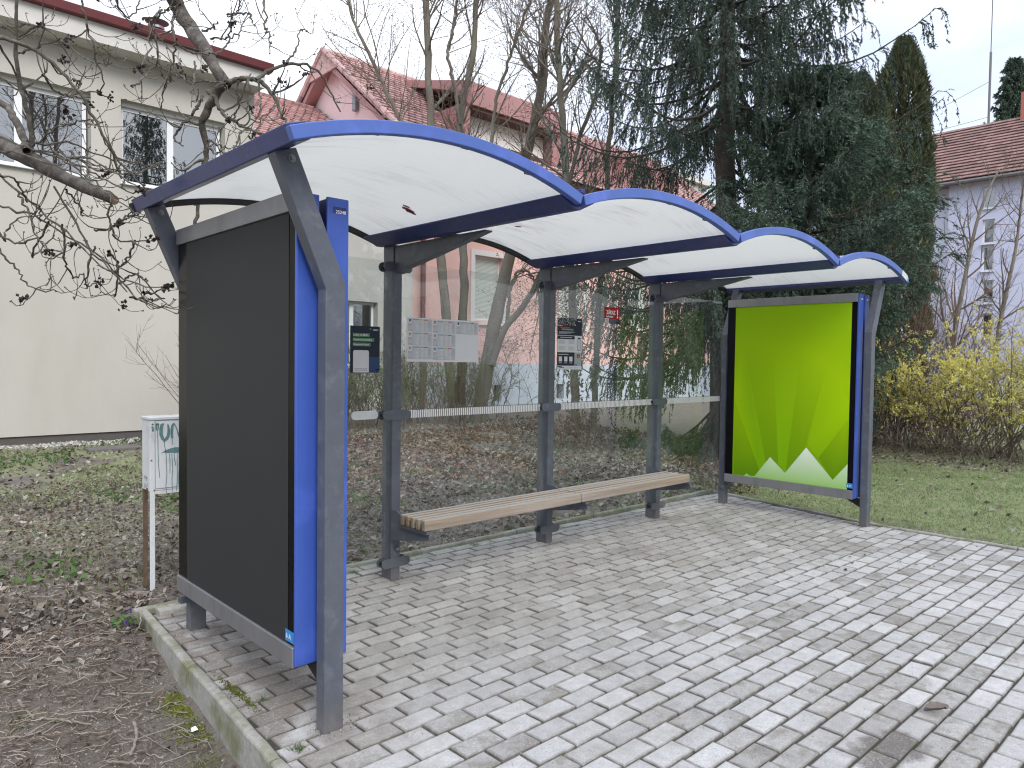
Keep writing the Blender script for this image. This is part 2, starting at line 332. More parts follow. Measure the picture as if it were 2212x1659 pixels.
M['litter'] = leafmat('dead_leaves', [(.16, .13, .108), (.24, .205, .17), (.10, .08, .064), (.37, .335, .295), (.17, .12, .09), (.29, .265, .235), (.065, .052, .045)], transl=.1)
M['litterred'] = leafmat('brown_red_leaves', [(.17, .095, .065), (.12, .06, .04), (.22, .15, .11), (.08, .05, .035), (.26, .20, .16)], transl=.1)
M['grass'] = leafmat('grass_blades', [(.15, .25, .075), (.20, .31, .11), (.12, .20, .06), (.38, .38, .21), (.26, .34, .14)], transl=.3)
M['roughgrass'] = leafmat('rough_grass_blades', [(.12, .16, .06), (.17, .20, .085), (.10, .13, .05), (.32, .29, .19), (.22, .21, .12)], transl=.3)
M['weed'] = leafmat('weed_leaves', [(.08, .14, .045), (.11, .18, .06), (.14, .21, .08)], transl=.3)
M['drygrass'] = leafmat('dry_grass', [(.32, .28, .19), (.26, .24, .15), (.20, .22, .10), (.14, .18, .07)], transl=.3)
M['moss'] = leafmat('moss_tufts', [(.13, .16, .02), (.20, .22, .03), (.09, .11, .02)], transl=.2)
M['stick'] = mat('fallen_stick_bark', (.24, .20, .17), .9, 0, .35, 20, .5, 60, objr=.25)
M['twigground'] = leafmat('ground_twigs', [(.13, .10, .08), (.22, .18, .145), (.34, .29, .24), (.08, .06, .048)], transl=0.0)
M['boxwhite'] = mat('white_painted_metal', (.62, .63, .64), .5, 0, .10, 6, .05, 60, col2=(.52, .52, .51), c2s=9, c2lo=.55, c2hi=.7)
M['teal'] = mat('teal_spray_paint', (.10, .20, .20), .6, 0, .25, 40)
M['darkmark'] = mat('black_marker', (.03, .04, .05), .6, 0, .1)
M['rust'] = mat('rusty_brown', (.12, .075, .05), .9, 0, .3, 30)
M['violet'] = mat('violet_petals', (.12, .06, .42), .6, 0, .15, transl=.3)
M['mast'] = mat('grey_mast', (.16, .16, .17), .6, .3, .05)
M['pipe'] = mat('brown_red_pipe', (.22, .085, .075), .5, .1, .06)
M['brown'] = mat('brown_wood_soffit', (.11, .06, .045), .8, 0, .1)
M['stain'] = mat('printed_remnant', (.25, .05, .06), .7, 0, .5, 60)
# ------------------------------------------------------------------ ground, paving, kerb
def sstep(a, b, x):
    t = np.clip((x-a)/(b-a), 0, 1); return t*t*(3-2*t)
def vnoise(x, y, seed=0):
    x = np.asarray(x, float); y = np.asarray(y, float); xi = np.floor(x).astype(int); yi = np.floor(y).astype(int); fx = x-xi; fy = y-yi
    def hsh(i, j): v = np.sin(i*127.1+j*311.7+seed*74.7)*43758.5453; return v-np.floor(v)
    fx = fx*fx*(3-2*fx); fy = fy*fy*(3-2*fy)
    return (hsh(xi, yi)*(1-fx)+hsh(xi+1, yi)*fx)*(1-fy)+(hsh(xi, yi+1)*(1-fx)+hsh(xi+1, yi+1)*fx)*fy
def fbm(x, y, s=1.0, seed=0, o=4):
    r = 0; a = .5
    for k in range(o): r = r+a*vnoise(x*s*2**k, y*s*2**k, seed+k*7); a *= .5
    return r
def xkl(y): return -1.27-np.clip(.37-np.asarray(y, float), 0, 8)*.067          # left kerb line
def xkr(y):                                                                  # right kerb line
    return np.interp(y, [-9, -4, -2.5, -1.4, .2, .4], [4.3, 4.13, 4.06, 4.07, 4.40, 4.43])
def inside(x, y): return (x > xkl(y)-.02) & (x < xkr(y)+.02) & (y < .40)
def H(x, y):
    x = np.asarray(x, float); y = np.asarray(y, float)
    z = .12*sstep(2.0, 11.0, y)
    left = (x < xkl(y)-.005)
    dep = .115*(1-sstep(-.6, .75, y))
    z = z-np.where(left, dep, dep*0)*(1-sstep(.9, 1.4, y))
    z = z-.012+(fbm(x, y, 1.7, 3)-.47)*.05*np.where(inside(x, y), 0, 1)+(fbm(x, y, 9, 5)-.47)*.016
    z = np.where((x > xkr(y)) | (y > .40), z-.006, z)
    return np.where(inside(x, y), -.085, z)
def grid_axis(lo, a, b, hi, fine):
    near = np.arange(a, b+1e-6, fine); k = 1.28
    def grow(d0, lim):
        o = []; d = fine*1.3; p = d0
        while p < lim: p += d; d *= k; o.append(p)
        return np.array(o)
    return np.concatenate([(-grow(-a, -lo))[::-1], near, grow(b, hi)])
gx = grid_axis(-160, -4.6, 9.5, 220, .065); gy = grid_axis(-160, -4.4, 4.5, 220, .065)
X, Y = np.meshgrid(gx, gy); Z = H(X, Y)
nx, ny = len(gx), len(gy)
i = np.arange(nx-1)[None, :]; j = np.arange(ny-1)[:, None]*nx
F = np.stack([i+j, i+1+j, i+1+j+nx, i+j+nx], -1).reshape(-1, 4)
def ground_material():
    m = bpy.data.materials.new('soil_and_turf'); m.use_nodes = True; nt = m.node_tree; N = nt.nodes; L = nt.links.new; b = N['Principled BSDF']
    g = N.new('ShaderNodeNewGeometry')
    def noise(sc, d=6, r=.65):
        n = N.new('ShaderNodeTexNoise'); n.inputs['Scale'].default_value = sc; n.inputs['Detail'].default_value = d; n.inputs['Roughness'].default_value = r; L(g.outputs['Position'], n.inputs[0]); return n.outputs['Fac']
    def ramp(f, p0, c0, p1, c1):
        r = N.new('ShaderNodeValToRGB'); e = r.color_ramp.elements; e[0].position = p0; e[0].color = (*c0, 1); e[1].position = p1; e[1].color = (*c1, 1); L(f, r.inputs[0]); return r.outputs[0]
    def mix(a, bb, f):
        x = N.new('ShaderNodeMix'); x.data_type = 'RGBA'; L(a, x.inputs['A']); L(bb, x.inputs['B']); L(f, x.inputs['Factor']); return x.outputs['Result']
    soil = ramp(noise(7), .3, (.13, .112, .098), .72, (.28, .25, .22)); fine = ramp(noise(70, 3), .35, (.085, .066, .055), .8, (.32, .28, .25))
    turf = ramp(noise(14), .3, (.16, .18, .085), .75, (.35, .37, .215))
    mx = N.new('ShaderNodeMix'); mx.data_type = 'RGBA'; mx.inputs['Factor'].default_value = .45; L(soil, mx.inputs['A']); L(fine, mx.inputs['B'])
    sp = N.new('ShaderNodeSeparateXYZ'); L(g.outputs['Position'], sp.inputs[0])
    def mr(v, a, bb, t0=0., t1=1.):
        r = N.new('ShaderNodeMapRange'); r.inputs[1].default_value = a; r.inputs[2].default_value = bb; r.inputs[3].default_value = t0; r.inputs[4].default_value = t1; L(v, r.inputs[0]); return r.outputs[0]
    def mul(a, bb, op='MULTIPLY'):
        x = N.new('ShaderNodeMath'); x.operation = op; L(a, x.inputs[0]); L(bb, x.inputs[1]); return x.outputs[0]
    right = mul(mr(sp.outputs[0], 4.0, 4.6), mr(sp.outputs[1], 2.2, .6))           # lawn east of the paving
    back = mul(mr(sp.outputs[1], 1.6, 4.2), mr(sp.outputs[0], 1.6, .3))
    back = mul(back, mr(noise(1.3, 3), .38, .55))
    f = mul(right, back, 'MAXIMUM')
    L(mix(mx.outputs['Result'], turf, f), b.inputs['Base Color']); b.inputs['Roughness'].default_value = .95; b.inputs['Specular IOR Level'].default_value = .2
    bp = N.new('ShaderNodeBump'); bp.inputs['Strength'].default_value = .9; bp.inputs['Distance'].default_value = .02; L(noise(45, 8, .7), bp.inputs['Height']); L(bp.outputs[0], b.inputs['Normal'])
    return m
M['ground'] = ground_material()
gmb = MB(); gmb.add(np.stack([X, Y, Z], -1).reshape(-1, 3), F)
ground = gmb.build('ground', M['ground'], smooth=True, kind='structure')

def block_material():
    m = bpy.data.materials.new('concrete_paving_block'); m.use_nodes = True; nt = m.node_tree; N = nt.nodes; L = nt.links.new; b = N['Principled BSDF']
    g = N.new('ShaderNodeNewGeometry'); oi = N.new('ShaderNodeObjectInfo'); sp = N.new('ShaderNodeSeparateXYZ'); L(g.outputs['Position'], sp.inputs[0])
    def M_(op, a, bb=None, c=None):
        x = N.new('ShaderNodeMath'); x.operation = op
        for k, v in enumerate((a, bb, c)):
            if v is None: continue
            if isinstance(v, (int, float)): x.inputs[k].default_value = v
            else: L(v, x.inputs[k])
        return x.outputs[0]
    def noise(sc, d=4, r=.6, off=0):
        n = N.new('ShaderNodeTexNoise'); n.inputs['Scale'].default_value = sc; n.inputs['Detail'].default_value = d; n.inputs['Roughness'].default_value = r
        mp = N.new('ShaderNodeMapping'); mp.inputs['Location'].default_value = (off, off*.7, 0); L(g.outputs['Position'], mp.inputs[0]); L(mp.outputs[0], n.inputs[0]); return n.outputs['Fac']
    def mr(v, a, bb, t0=0., t1=1.):
        r = N.new('ShaderNodeMapRange'); r.inputs[1].default_value = a; r.inputs[2].default_value = bb; r.inputs[3].default_value = t0; r.inputs[4].default_value = t1; L(v, r.inputs[0]); return r.outputs[0]
    def mixc(a, bb, f):
        x = N.new('ShaderNodeMix'); x.data_type = 'RGBA'
        for s_, k in ((a, 'A'), (bb, 'B')):
            if isinstance(s_, tuple): x.inputs[k].default_value = (*s_, 1)
            else: L(s_, x.inputs[k])
        L(f, x.inputs['Factor']); return x.outputs['Result']
    rnd = M_('FRACT', M_('ADD', g.outputs['Random Per Island'], M_('MULTIPLY', oi.outputs['Random'], 7.31)))
    # open paving: pale washed blocks with some darker exposed-grit ones; that share grows in patches
    patch = mr(noise(.85, 2, .5, 3.1), .40, .62)
    thr = M_('ADD', M_('MULTIPLY', patch, .60), .08)
    isdark = mr(M_('SUBTRACT', thr, rnd), -.06, .08)
    within = mr(noise(9, 3, .6, 8.), .42, .60)                   # grit shows through unevenly within a block
    isdark = M_('MULTIPLY', isdark, M_('MAXIMUM', within, .55))
    c = mixc((.475, .465, .46), (.285, .268, .245), isdark)
    # paving under the roof: blended towards a more even brownish grey
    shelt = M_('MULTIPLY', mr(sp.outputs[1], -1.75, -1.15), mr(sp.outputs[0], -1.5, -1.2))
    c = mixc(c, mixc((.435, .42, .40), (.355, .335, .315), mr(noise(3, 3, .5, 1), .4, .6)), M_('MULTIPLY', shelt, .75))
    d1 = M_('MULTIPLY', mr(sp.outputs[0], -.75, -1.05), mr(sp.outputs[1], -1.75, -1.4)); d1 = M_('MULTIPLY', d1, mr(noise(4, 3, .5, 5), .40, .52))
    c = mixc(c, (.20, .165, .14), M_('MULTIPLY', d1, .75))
    # one damp earthy stain on the open part
    dx = M_('MULTIPLY', M_('SUBTRACT', sp.outputs[0], .26), 2.7); dy = M_('MULTIPLY', M_('ADD', sp.outputs[1], 2.86), 5.0)
    rr = M_('SQRT', M_('ADD', M_('MULTIPLY', dx, dx), M_('MULTIPLY', dy, dy))); rr = M_('ADD', rr, M_('MULTIPLY', M_('SUBTRACT', noise(6, 4, .6, 2), .5), 1.3))
    c = mixc(c, (.105, .092, .082), mr(rr, .62, .38, 0., .85))
    grit = noise(170, 3, .75); c = mixc(c, (.80, .79, .78), M_('MULTIPLY', mr(grit, .56, .66), .6)); c = mixc(c, (.13, .12, .11), M_('MULTIPLY', mr(noise(150, 3, .75, 4), .56, .68), .6))
    c = mixc(c, (.26, .235, .205), M_('MULTIPLY', mr(noise(1.7, 5, .6, 12), .50, .72), .45))
    edge = noise(18, 5, .65, 6.)
    h = N.new('ShaderNodeHueSaturation'); L(c, h.inputs['Color']); v = M_('MULTIPLY', mr(M_('FRACT', M_('MULTIPLY', rnd, 13.7)), 0, 1, .86, 1.06), mr(edge, .3, .7, .86, 1.1)); L(v, h.inputs['Value'])
    vc = N.new('ShaderNodeVertexColor'); vc.layer_name = 'print'; ef = M_('SUBTRACT', 1.0, vc.outputs[0]); ef = M_('MULTIPLY', ef, mr(noise(22, 4, .6, 9.), .30, .62, .35, 1.0))
    L(mixc(h.outputs[0], (.15, .137, .118), ef), b.inputs['Base Color']); b.inputs['Roughness'].default_value = .95; b.inputs['Specular IOR Level'].default_value = .06
    bp = N.new('ShaderNodeBump'); bp.inputs['Strength'].default_value = .5; bp.inputs['Distance'].default_value = .004; L(noise(260, 4, .7), bp.inputs['Height']); L(bp.outputs[0], b.inputs['Normal'])
    return m
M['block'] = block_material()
M['sand'] = mat('joint_grit', (.075, .068, .058), .95, 0, .35, 40, .8, 220, col2=(.06, .062, .035), c2s=4, c2lo=.5, c2hi=.65)
pave = thing('pavement', None, None, (0, 0, 0), kind='structure')
bed = MB()
ys = np.linspace(-7.0, .385, 38)
bv = []
for y in ys: bv += [(float(xkl(y))+.0, y, -.016), (float(xkr(y)), y, -.016)]
bed.add(bv, [(2*k, 2*k+1, 2*k+3, 2*k+2) for k in range(len(ys)-1)])
bed.build('joint_filling', M['sand'], pave)
BL, BW, PL, PW = .1825, .0920, .1905, .100
def block_verts(l, w, t=.0, ch=.0045, h=.06):
    a, b_ = l/2, w/2
    o = []
    for (x, y, z) in ((a, b_, -h), (a, b_, -ch), (a-ch, b_-ch, 0), (a-ch-.007, b_-ch-.005, .0006)):
        o += [(-x, -y, z), (x, -y, z), (x, y, z), (-x, y, z)]
    return np.array(o)
BCOL = np.repeat(np.array([(0, 0, 0, 1), (.05, .05, .05, 1), (.55, .55, .55, 1), (1, 1, 1, 1.)]), 4, 0)
BF = [(12, 13, 14, 15)]+[(8+k, 8+(k+1) % 4, 12+(k+1) % 4, 12+k) for k in range(4)]+[(k, (k+1) % 4, 4+(k+1) % 4, 4+k) for k in range(4)]+[(4+k, 4+(k+1) % 4, 8+(k+1) % 4, 8+k) for k in range(4)]
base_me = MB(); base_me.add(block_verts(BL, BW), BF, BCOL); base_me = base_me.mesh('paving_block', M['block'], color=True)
blocks = []
nrow = int(7.3/PW)
for r in range(nrow):
    y0 = .33-r*PW
    off = (.5 if r % 2 else 0)*PL+rng.normal(0, .012)+(r//7 % 3)*.02
    k0 = -1.30
    for k in range(-2, 33):
        xc = k0+k*PL+off+PL/2
        yc = y0-.018*xc*(1.0)-.006*math.sin(xc*1.3+r*.2)
        l = float(xkl(yc))+.012; rr_ = float(xkr(yc))-.012
        x0, x1 = xc-BL/2, xc+BL/2
        if x1 < l+.03 or x0 > rr_-.03: continue
        cx0, cx1 = max(x0, l), min(x1, rr_)
        if yc > .335: continue
        blocks.append((.5*(cx0+cx1), yc, cx1-cx0, abs(cx1-cx0-BL) < 1e-6))
def infront(x, y, z=0.0):
    d = Vector((x, y, z))-CAM; zz = d.dot(Fv)
    if zz < .3: return None
    u = 512+724.7*d.dot(R2)/zz; v = 384-724.7*d.dot(U2)/zz
    return (u, v, zz)
vis = []
for n, bb in enumerate(blocks):
    q = infront(bb[0], bb[1]); 
    hid = q and q[0] < 345 and q[0] > 175 and q[1] < 560
    if q and -15 < q[0] < 1040 and q[1] < 790 and not hid: vis.append((q[2], n))
vis.sort(); near = {n for _, n in vis[:299]}
field = MB()
posts_xy = [(.063, .03), (1.463, .03), (2.863, .03), (-1.16, -1.39), (-1.16, -.03), (3.98, -1.39), (3.98, -.03)]
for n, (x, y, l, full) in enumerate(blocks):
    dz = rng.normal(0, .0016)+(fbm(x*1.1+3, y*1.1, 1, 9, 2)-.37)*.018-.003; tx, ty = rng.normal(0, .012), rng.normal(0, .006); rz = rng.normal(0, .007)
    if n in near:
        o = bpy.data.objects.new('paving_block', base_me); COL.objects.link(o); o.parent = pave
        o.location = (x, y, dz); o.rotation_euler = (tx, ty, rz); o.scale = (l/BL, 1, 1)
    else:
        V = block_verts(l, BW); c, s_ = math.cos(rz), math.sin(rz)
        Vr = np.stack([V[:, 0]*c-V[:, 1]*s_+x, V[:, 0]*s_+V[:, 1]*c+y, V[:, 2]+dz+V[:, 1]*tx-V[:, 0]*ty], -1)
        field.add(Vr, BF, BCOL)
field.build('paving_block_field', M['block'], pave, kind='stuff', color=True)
# row of long edging slabs against the rear kerb, left of the first post
kerb = thing('kerb', None, None, (0, 0, 0), kind='structure')
def kerb_stone(p, q, w=.045, top=.018, ext=0.0):
    p = np.array(p, float); q = np.array(q, float); d = q-p; Ln = np.linalg.norm(d); d /= Ln; n = np.array([-d[1], d[0]])
    prof = [(-w/2, -.22), (w/2, -.22), (w/2, top-.010), (w/2-.007, top-.002), (w/2-.016, top), (-w/2+.012, top), (-w/2+.004, top-.003), (-w/2, top-.010)]
    V = []; ns = 9
    for k in range(ns):
        t = .004+(Ln-.008)*k/(ns-1); jz = rng.normal(0, .0012); jn = rng.normal(0, .0012)
        for a, b_ in prof: P_ = p+d*t+n*(a+jn); V.append((P_[0], P_[1], b_+jz))
    m = len(prof); F_ = []
    for k in range(ns-1):
        F_ += [(k*m+i_, k*m+(i_+1) % m, (k+1)*m+(i_+1) % m, (k+1)*m+i_) for i_ in range(m)]
    mb = MB(); mb.add(V, F_); b0 = mb.n-m*ns
    mb.v.append(np.zeros((0, 3))); mb.col.append(np.zeros((0, 4))); mb.f.setdefault((m, 0), []).append((np.array([list(range(m))[::-1], list(range((ns-1)*m, ns*m))]), len(mb.v)-1))
    return mb.build('kerb_stone', M['concrete'], kerb, smooth=False)
yy = .40
while yy > -6.6:
    y2 = yy-.95; kerb_stone((float(xkl(yy))-.022, yy), (float(xkl(y2))-.022+rng.normal(0, .003), y2), top=.020); yy = y2
xx = -1.34
while xx < 4.4:
    x2 = min(xx+.95, 4.46); kerb_stone((xx, .395+rng.normal(0, .004)), (x2, .395+rng.normal(0, .004)), top=.022); xx = x2
yy = .37
while yy > -6.6:
    y2 = yy-.95; kerb_stone((float(xkr(yy))+.022, yy), (float(xkr(y2))+.022, y2), top=.014); yy = y2
# loose extra slab by the rear left corner, inside the kerb
mb = MB(); mb.box(-1.24, -.99, .27, .365, -.03, .022); mb.build('edging_slab', M['concrete'], kerb, bevel=.006)
mb = MB(); mb.box(-.97, -.55, .29, .37, -.03, .016); mb.build('edging_slab', M['concrete'], kerb, bevel=.006)
mb = MB(); mb.box(-.53, -.03, .29, .37, -.03, .014); mb.build('edging_slab', M['concrete'], kerb, bevel=.006)
# ------------------------------------------------------------------ bus shelter
sh = thing('bus_shelter', 'open bus shelter with blue wave roof, white panels and glass rear wall', 'bus shelter', (1.4, -.7, 0))
W = 1.40; YF, YR = -1.602, .12
ARC_R, ZC, HALF = 2.07, .20, .70
ANG = math.asin(HALF/ARC_R)
def arc(c, r, n=20, a0=-1.0, a1=1.0):
    return [(c+r*math.sin(ANG*t), ZC+r*math.cos(ANG*t)) for t in np.linspace(a0, a1, n)]
def roof_material():
    m = bpy.data.materials.new('ribbed_polycarbonate'); m.use_nodes = True; nt = m.node_tree; N = nt.nodes; N.clear(); L = nt.links.new
    out = N.new('ShaderNodeOutputMaterial'); b = N.new('ShaderNodeBsdfPrincipled'); t = N.new('ShaderNodeBsdfTranslucent'); ms = N.new('ShaderNodeMixShader'); ms.inputs[0].default_value = .64
    g = N.new('ShaderNodeNewGeometry'); mp = N.new('ShaderNodeMapping'); mp.inputs['Rotation'].default_value = (0, 0, R(12)); mp.inputs['Scale'].default_value = (.8, 9, .8); L(g.outputs[0], mp.inputs[0])
    n = N.new('ShaderNodeTexNoise'); n.inputs['Scale'].default_value = 3.5; n.inputs['Detail'].default_value = 8; n.inputs['Roughness'].default_value = .7; L(mp.outputs[0], n.inputs[0])
    n2 = N.new('ShaderNodeTexNoise'); n2.inputs['Scale'].default_value = 1.1; L(g.outputs[0], n2.inputs[0])
    r = N.new('ShaderNodeMapRange'); r.inputs[1].default_value = .50; r.inputs[2].default_value = .74; r.inputs[3].default_value = 0; r.inputs[4].default_value = .85; L(n.outputs['Fac'], r.inputs[0])
    r2 = N.new('ShaderNodeMapRange'); r2.inputs[1].default_value = .47; r2.inputs[2].default_value = .62; L(n2.outputs['Fac'], r2.inputs[0])
    mu = N.new('ShaderNodeMath'); mu.operation = 'MULTIPLY'; L(r.outputs[0], mu.inputs[0]); L(r2.outputs[0], mu.inputs[1])
    mx = N.new('ShaderNodeMix'); mx.data_type = 'RGBA'; mx.inputs['A'].default_value = (.86, .86, .84, 1); mx.inputs['B'].default_value = (.50, .46, .44, 1); L(mu.outputs[0], mx.inputs['Factor'])
    wv = N.new('ShaderNodeTexWave'); wv.bands_direction = 'Y'; wv.inputs['Scale'].default_value = 28; L(g.outputs[0], wv.inputs[0])
    bp = N.new('ShaderNodeBump'); bp.inputs['Strength'].default_value = .22; bp.inputs['Distance'].default_value = .004; L(wv.outputs['Fac'], bp.inputs['Height'])
    hs = N.new('ShaderNodeHueSaturation'); rw = N.new('ShaderNodeMapRange'); rw.inputs[3].default_value = .955; rw.inputs[4].default_value = 1.0; L(wv.outputs['Fac'], rw.inputs[0]); L(rw.outputs[0], hs.inputs['Value']); L(mx.outputs['Result'], hs.inputs['Color'])
    L(hs.outputs[0], b.inputs['Base Color']); L(hs.outputs[0], t.inputs['Color']); b.inputs['Roughness'].default_value = .35; L(bp.outputs[0], b.inputs['Normal'])
    L(b.outputs[0], ms.inputs[1]); L(t.outputs[0], ms.inputs[2]); L(ms.outputs[0], out.inputs[0]); return m
M['roof'] = roof_material()
for k in range(4):
    c = -.70+W*k
    mb = MB(); o = arc(c, ARC_R-.014, 28, -.985, .985); i_ = arc(c, ARC_R-.018, 28, -.985, .985)
    mb.prism(o+i_[::-1], YF+.012, YR-.012, 'y'); mb.build('roof_panel', M['roof'], sh, smooth=False)
    for (y0, y1, m_, nm) in ((YF, YF+.034, 'bluefascia', 'front_fascia'), (YR-.034, YR, 'black', 'rear_fascia')):
        a0, a1 = (-1.045 if k == 0 else -.998), (1.045 if k == 3 else .998)
        mb = MB(); o = arc(c, ARC_R, 28, a0, a1); i_ = arc(c, ARC_R-.047, 28, a0, a1)
        mb.prism(o+i_[::-1], y0, y1, 'y'); mb.build(nm, M[m_], sh, bevel=.003)
    # small fixing clips inside the front fascia
    for t in (-.55, 0.05, .55):
        x_ = c+(ARC_R-.03)*math.sin(ANG*t); z_ = ZC+(ARC_R-.03)*math.cos(ANG*t)
        mb = MB(); mb.box(x_-.018, x_+.018, YF+.034, YF+.050, z_-.012, z_+.004); mb.build('panel_clip', M['steel'], sh)
for k in range(3):
    c = W*k
    mb = MB(); mb.prism([(c-.115, 2.132), (c-.02, 2.088), (c+.02, 2.088), (c+.115, 2.132), (c+.115, 2.14), (c-.115, 2.14)], YF+.036, YR-.036, 'y')
    mb.build('valley_gutter', M['navyshade'], sh, bevel=.002)
    mb = MB(); mb.box(c-.016, c+.016, YF+.004, YF+.05, 2.158, 2.176); mb.build('valley_cap', M['navyshade'], sh, bevel=.002)
for s_ in (0, 1):
    c = 1.40; f = (lambda x: x) if s_ == 0 else (lambda x: 2*c-x)
    pr = [(f(-1.428), 2.152), (f(-1.405), 2.094), (f(-1.335), 2.120), (f(-1.355), 2.176)]
    mb = MB(); mb.prism(pr if s_ == 0 else pr[::-1], YF+.0345, YR-.035, 'y'); mb.build('end_beam', M['navyshade'], sh, bevel=.004)  # roof blue with the beam's dim side put into the colour
    for y0 in (-1.425, -.065):
        q = [(-1.2, -.05), (-1.12, -.05), (-1.12, 1.668), (-1.318, 2.125), (-1.398, 2.098), (-1.2, 1.640)]
        q = [(f(a), b_) for a, b_ in q]
        if s_: q = q[::-1]
        mb = MB(); mb.prism(q, y0, y0+.062, 'y'); lg = mb.build('end_post', M['steel'], sh, bevel=.004)
        bx = f(-1.335); mb = MB(); mb.cyl((bx, y0-.004, 2.083), (bx, y0+.001, 2.083), .014, 16); mb.cyl((bx, y0-.012, 2.083), (bx, y0-.003, 2.083), .008, 6); mb.build('bolt', M['bolt'], lg)
if True:   # white torn label on the far end of the front fascia
    mb = MB(); a = arc(3.5, ARC_R+.001, 6, .80, .985); b_ = arc(3.5, ARC_R-.048, 6, .80, .985); mb.prism(a+b_[::-1], YF-.002, YF-.0005, 'y'); mb.build('torn_label', M['deco'], sh)
for k in range(3):
    x0 = .03+W*k; x1 = x0+.065
    mb = MB(); mb.box(x0+.004, x1-.004, -.002, .085, -.05, 2.10); mb.build('rear_post', M['steel'], sh, bevel=.003)
    mb = MB(); mb.box(x0, x1, -.030, -.0025, -.05, 2.088); mb.build('post_cover', M['steel'], sh, bevel=.003)
    mb = MB(); mb.box(x0+.028, x0+.037, -.036, -.031, 1.98, 2.086); mb.build('cover_rib', M['steel'], sh)
    # cantilever arm under the gutter
    mb = MB(); mb.prism([(-.036, 1.925), (-.036, 2.086), (-.88, 2.086), (-.88, 2.078), (-.45, 1.996)], x0+.006, x1-.006, 'x'); mb.build('roof_arm', M['steel'], sh, bevel=.003)
    mb = MB(); mb.prism([(.086, 2.02), (.086, 2.086), (YR-.04, 2.086), (YR-.04, 2.07)], x0+.006, x1-.006, 'x'); mb.build('rear_stub', M['steel'], sh)
    for z in (1.957, 1.040, .112):
        for yy0, nm in ((-.0385, 0), (.0195, 1)):
            hh = .030; hw = .105; xc = (x0+x1)/2; n = 10
            pr = [(xc+hw-hh+hh*math.cos(t), z+hh*math.sin(t)) for t in np.linspace(-math.pi/2, math.pi/2, n)]+[(xc-hw+hh+hh*math.cos(t), z+hh*math.sin(t)) for t in np.linspace(math.pi/2, 3*math.pi/2, n)]
            mb = MB(); mb.prism(pr[::-1], yy0, yy0+.007, 'y')
            if nm: 
                for sgn in (-1, 1):
                    mb = MB()
                    pr2 = [(xc+sgn*(hw-hh)+hh*math.cos(t), z+hh*math.sin(t)) for t in np.linspace(0, 2*math.pi, 16, endpoint=False)]
                    mb.prism(pr2[::-1], .0185, .026, 'y')
                    mb.build('clamp_disc', M['steel'], sh)
            else: mb.build('glass_clamp', M['steel'], sh, bevel=.0015)
        for sgn in (-1, 1):
            mb = MB(); mb.cyl((xc+sgn*.08, -.034, z), (xc+sgn*.08, .02, z), .012, 12); mb.build('clamp_spacer', M['black'], sh)
panes = [(-1.06, .022), (.103, 1.422), (1.503, 2.822), (2.903, 3.925)]
for a, b_ in panes:
    mb = MB(); mb.box(a, b_, .004, .012, .085, 1.995); g = mb.build('glass_pane', M['glass'], sh)
# rows of white manifestation bars on three panes, one part per row
for a, b_ in ((.160, 1.375), (1.575, 2.79), (2.975, 3.92)):
    mb = MB(); x = a
    while x < b_-.006: mb.box(x, x+.0104, .0015, .003, 1.014, 1.064); x += .0172
    mb.build('stripe_row', M['white'], sh, kind='stuff')
n = 10
pr = [(-.078+.026*math.cos(t), 1.045+.026*math.sin(t)) for t in np.linspace(-math.pi/2, math.pi/2, n)]+[(-.215+.026*math.cos(t), 1.045+.026*math.sin(t)) for t in np.linspace(math.pi/2, 3*math.pi/2, n)]
mb = MB(); mb.prism(pr[::-1], .0015, .003, 'y'); mb.build('oval_decal', M['deco'], sh)
# torn sticker remnants under the roof panels
def under(x, y):
    k = math.floor((x+1.4)/1.4); c = -.7+1.4*k; return ZC+math.sqrt((ARC_R-.0195)**2-(x-c)**2)
for (cx, cy, s_) in ((-.235, -.555, 1.0), (-.20, -.535, .7), (.72, -.42, .8), (-.265, -.585, .6)):
    mb = MB(); k = 9; ang = np.linspace(0, 2*np.pi, k, endpoint=False); rr_ = (.018+.017*rng.random(k))*s_
    V = [(cx+1.6*a_*math.cos(t), cy+a_*math.sin(t)*.8, under(cx+1.6*a_*math.cos(t), cy)-.0008) for a_, t in zip(rr_, ang)]
    mb.v.append(np.array(V)); mb.col.append(np.ones((k, 4))); mb.f.setdefault((k, 0), []).append((np.array([list(range(k))[::-1]]), 0)); mb.n += k
    mb.build('sticker_remnant', M['stain'], sh)

# ------------------------------------------------------------------ bench
bn = thing('bench', 'long slatted wooden bench on dark steel brackets along the glass wall', 'bench', (1.37, -.28, .35))
ysl = [-.197, -.250, -.303, -.356, -.412]
for (a, b_) in ((-.008, 1.364), (1.372, 2.748)):
    for k, y in enumerate(ysl):
        w = .031 if k < 4 else .036
        mb = MB(); mb.box(a+rng.normal(0, .002), b_+rng.normal(0, .002), y-w/2, y+w/2, .386, .451+rng.normal(0, .0008)); mb.build('slat', M['wood'], bn, bevel=.006)
for x in (.022, 1.43, 2.745):
    mb = MB(); mb.prism([(-.040, .455), (-.040, .262), (-.19, .285), (-.435, .330), (-.435, .372), (-.36, .384), (-.168, .384), (-.168, .430), (-.10, .455)], x-.004, x+.004, 'x'); mb.build('bracket', M['steel'], bn, bevel=.001)
    mb = MB(); mb.prism([(-.17, .368), (-.435, .368), (-.435, .3845), (-.17, .3845)], x-.022, x+.022, 'x'); mb.build('bracket_flange', M['steel'], bn)
mb = MB(); mb.cyl((.062, -.031, .20), (.062, -.055, .20), .012, 6); mb.build('bolt', M['bolt'], sh)

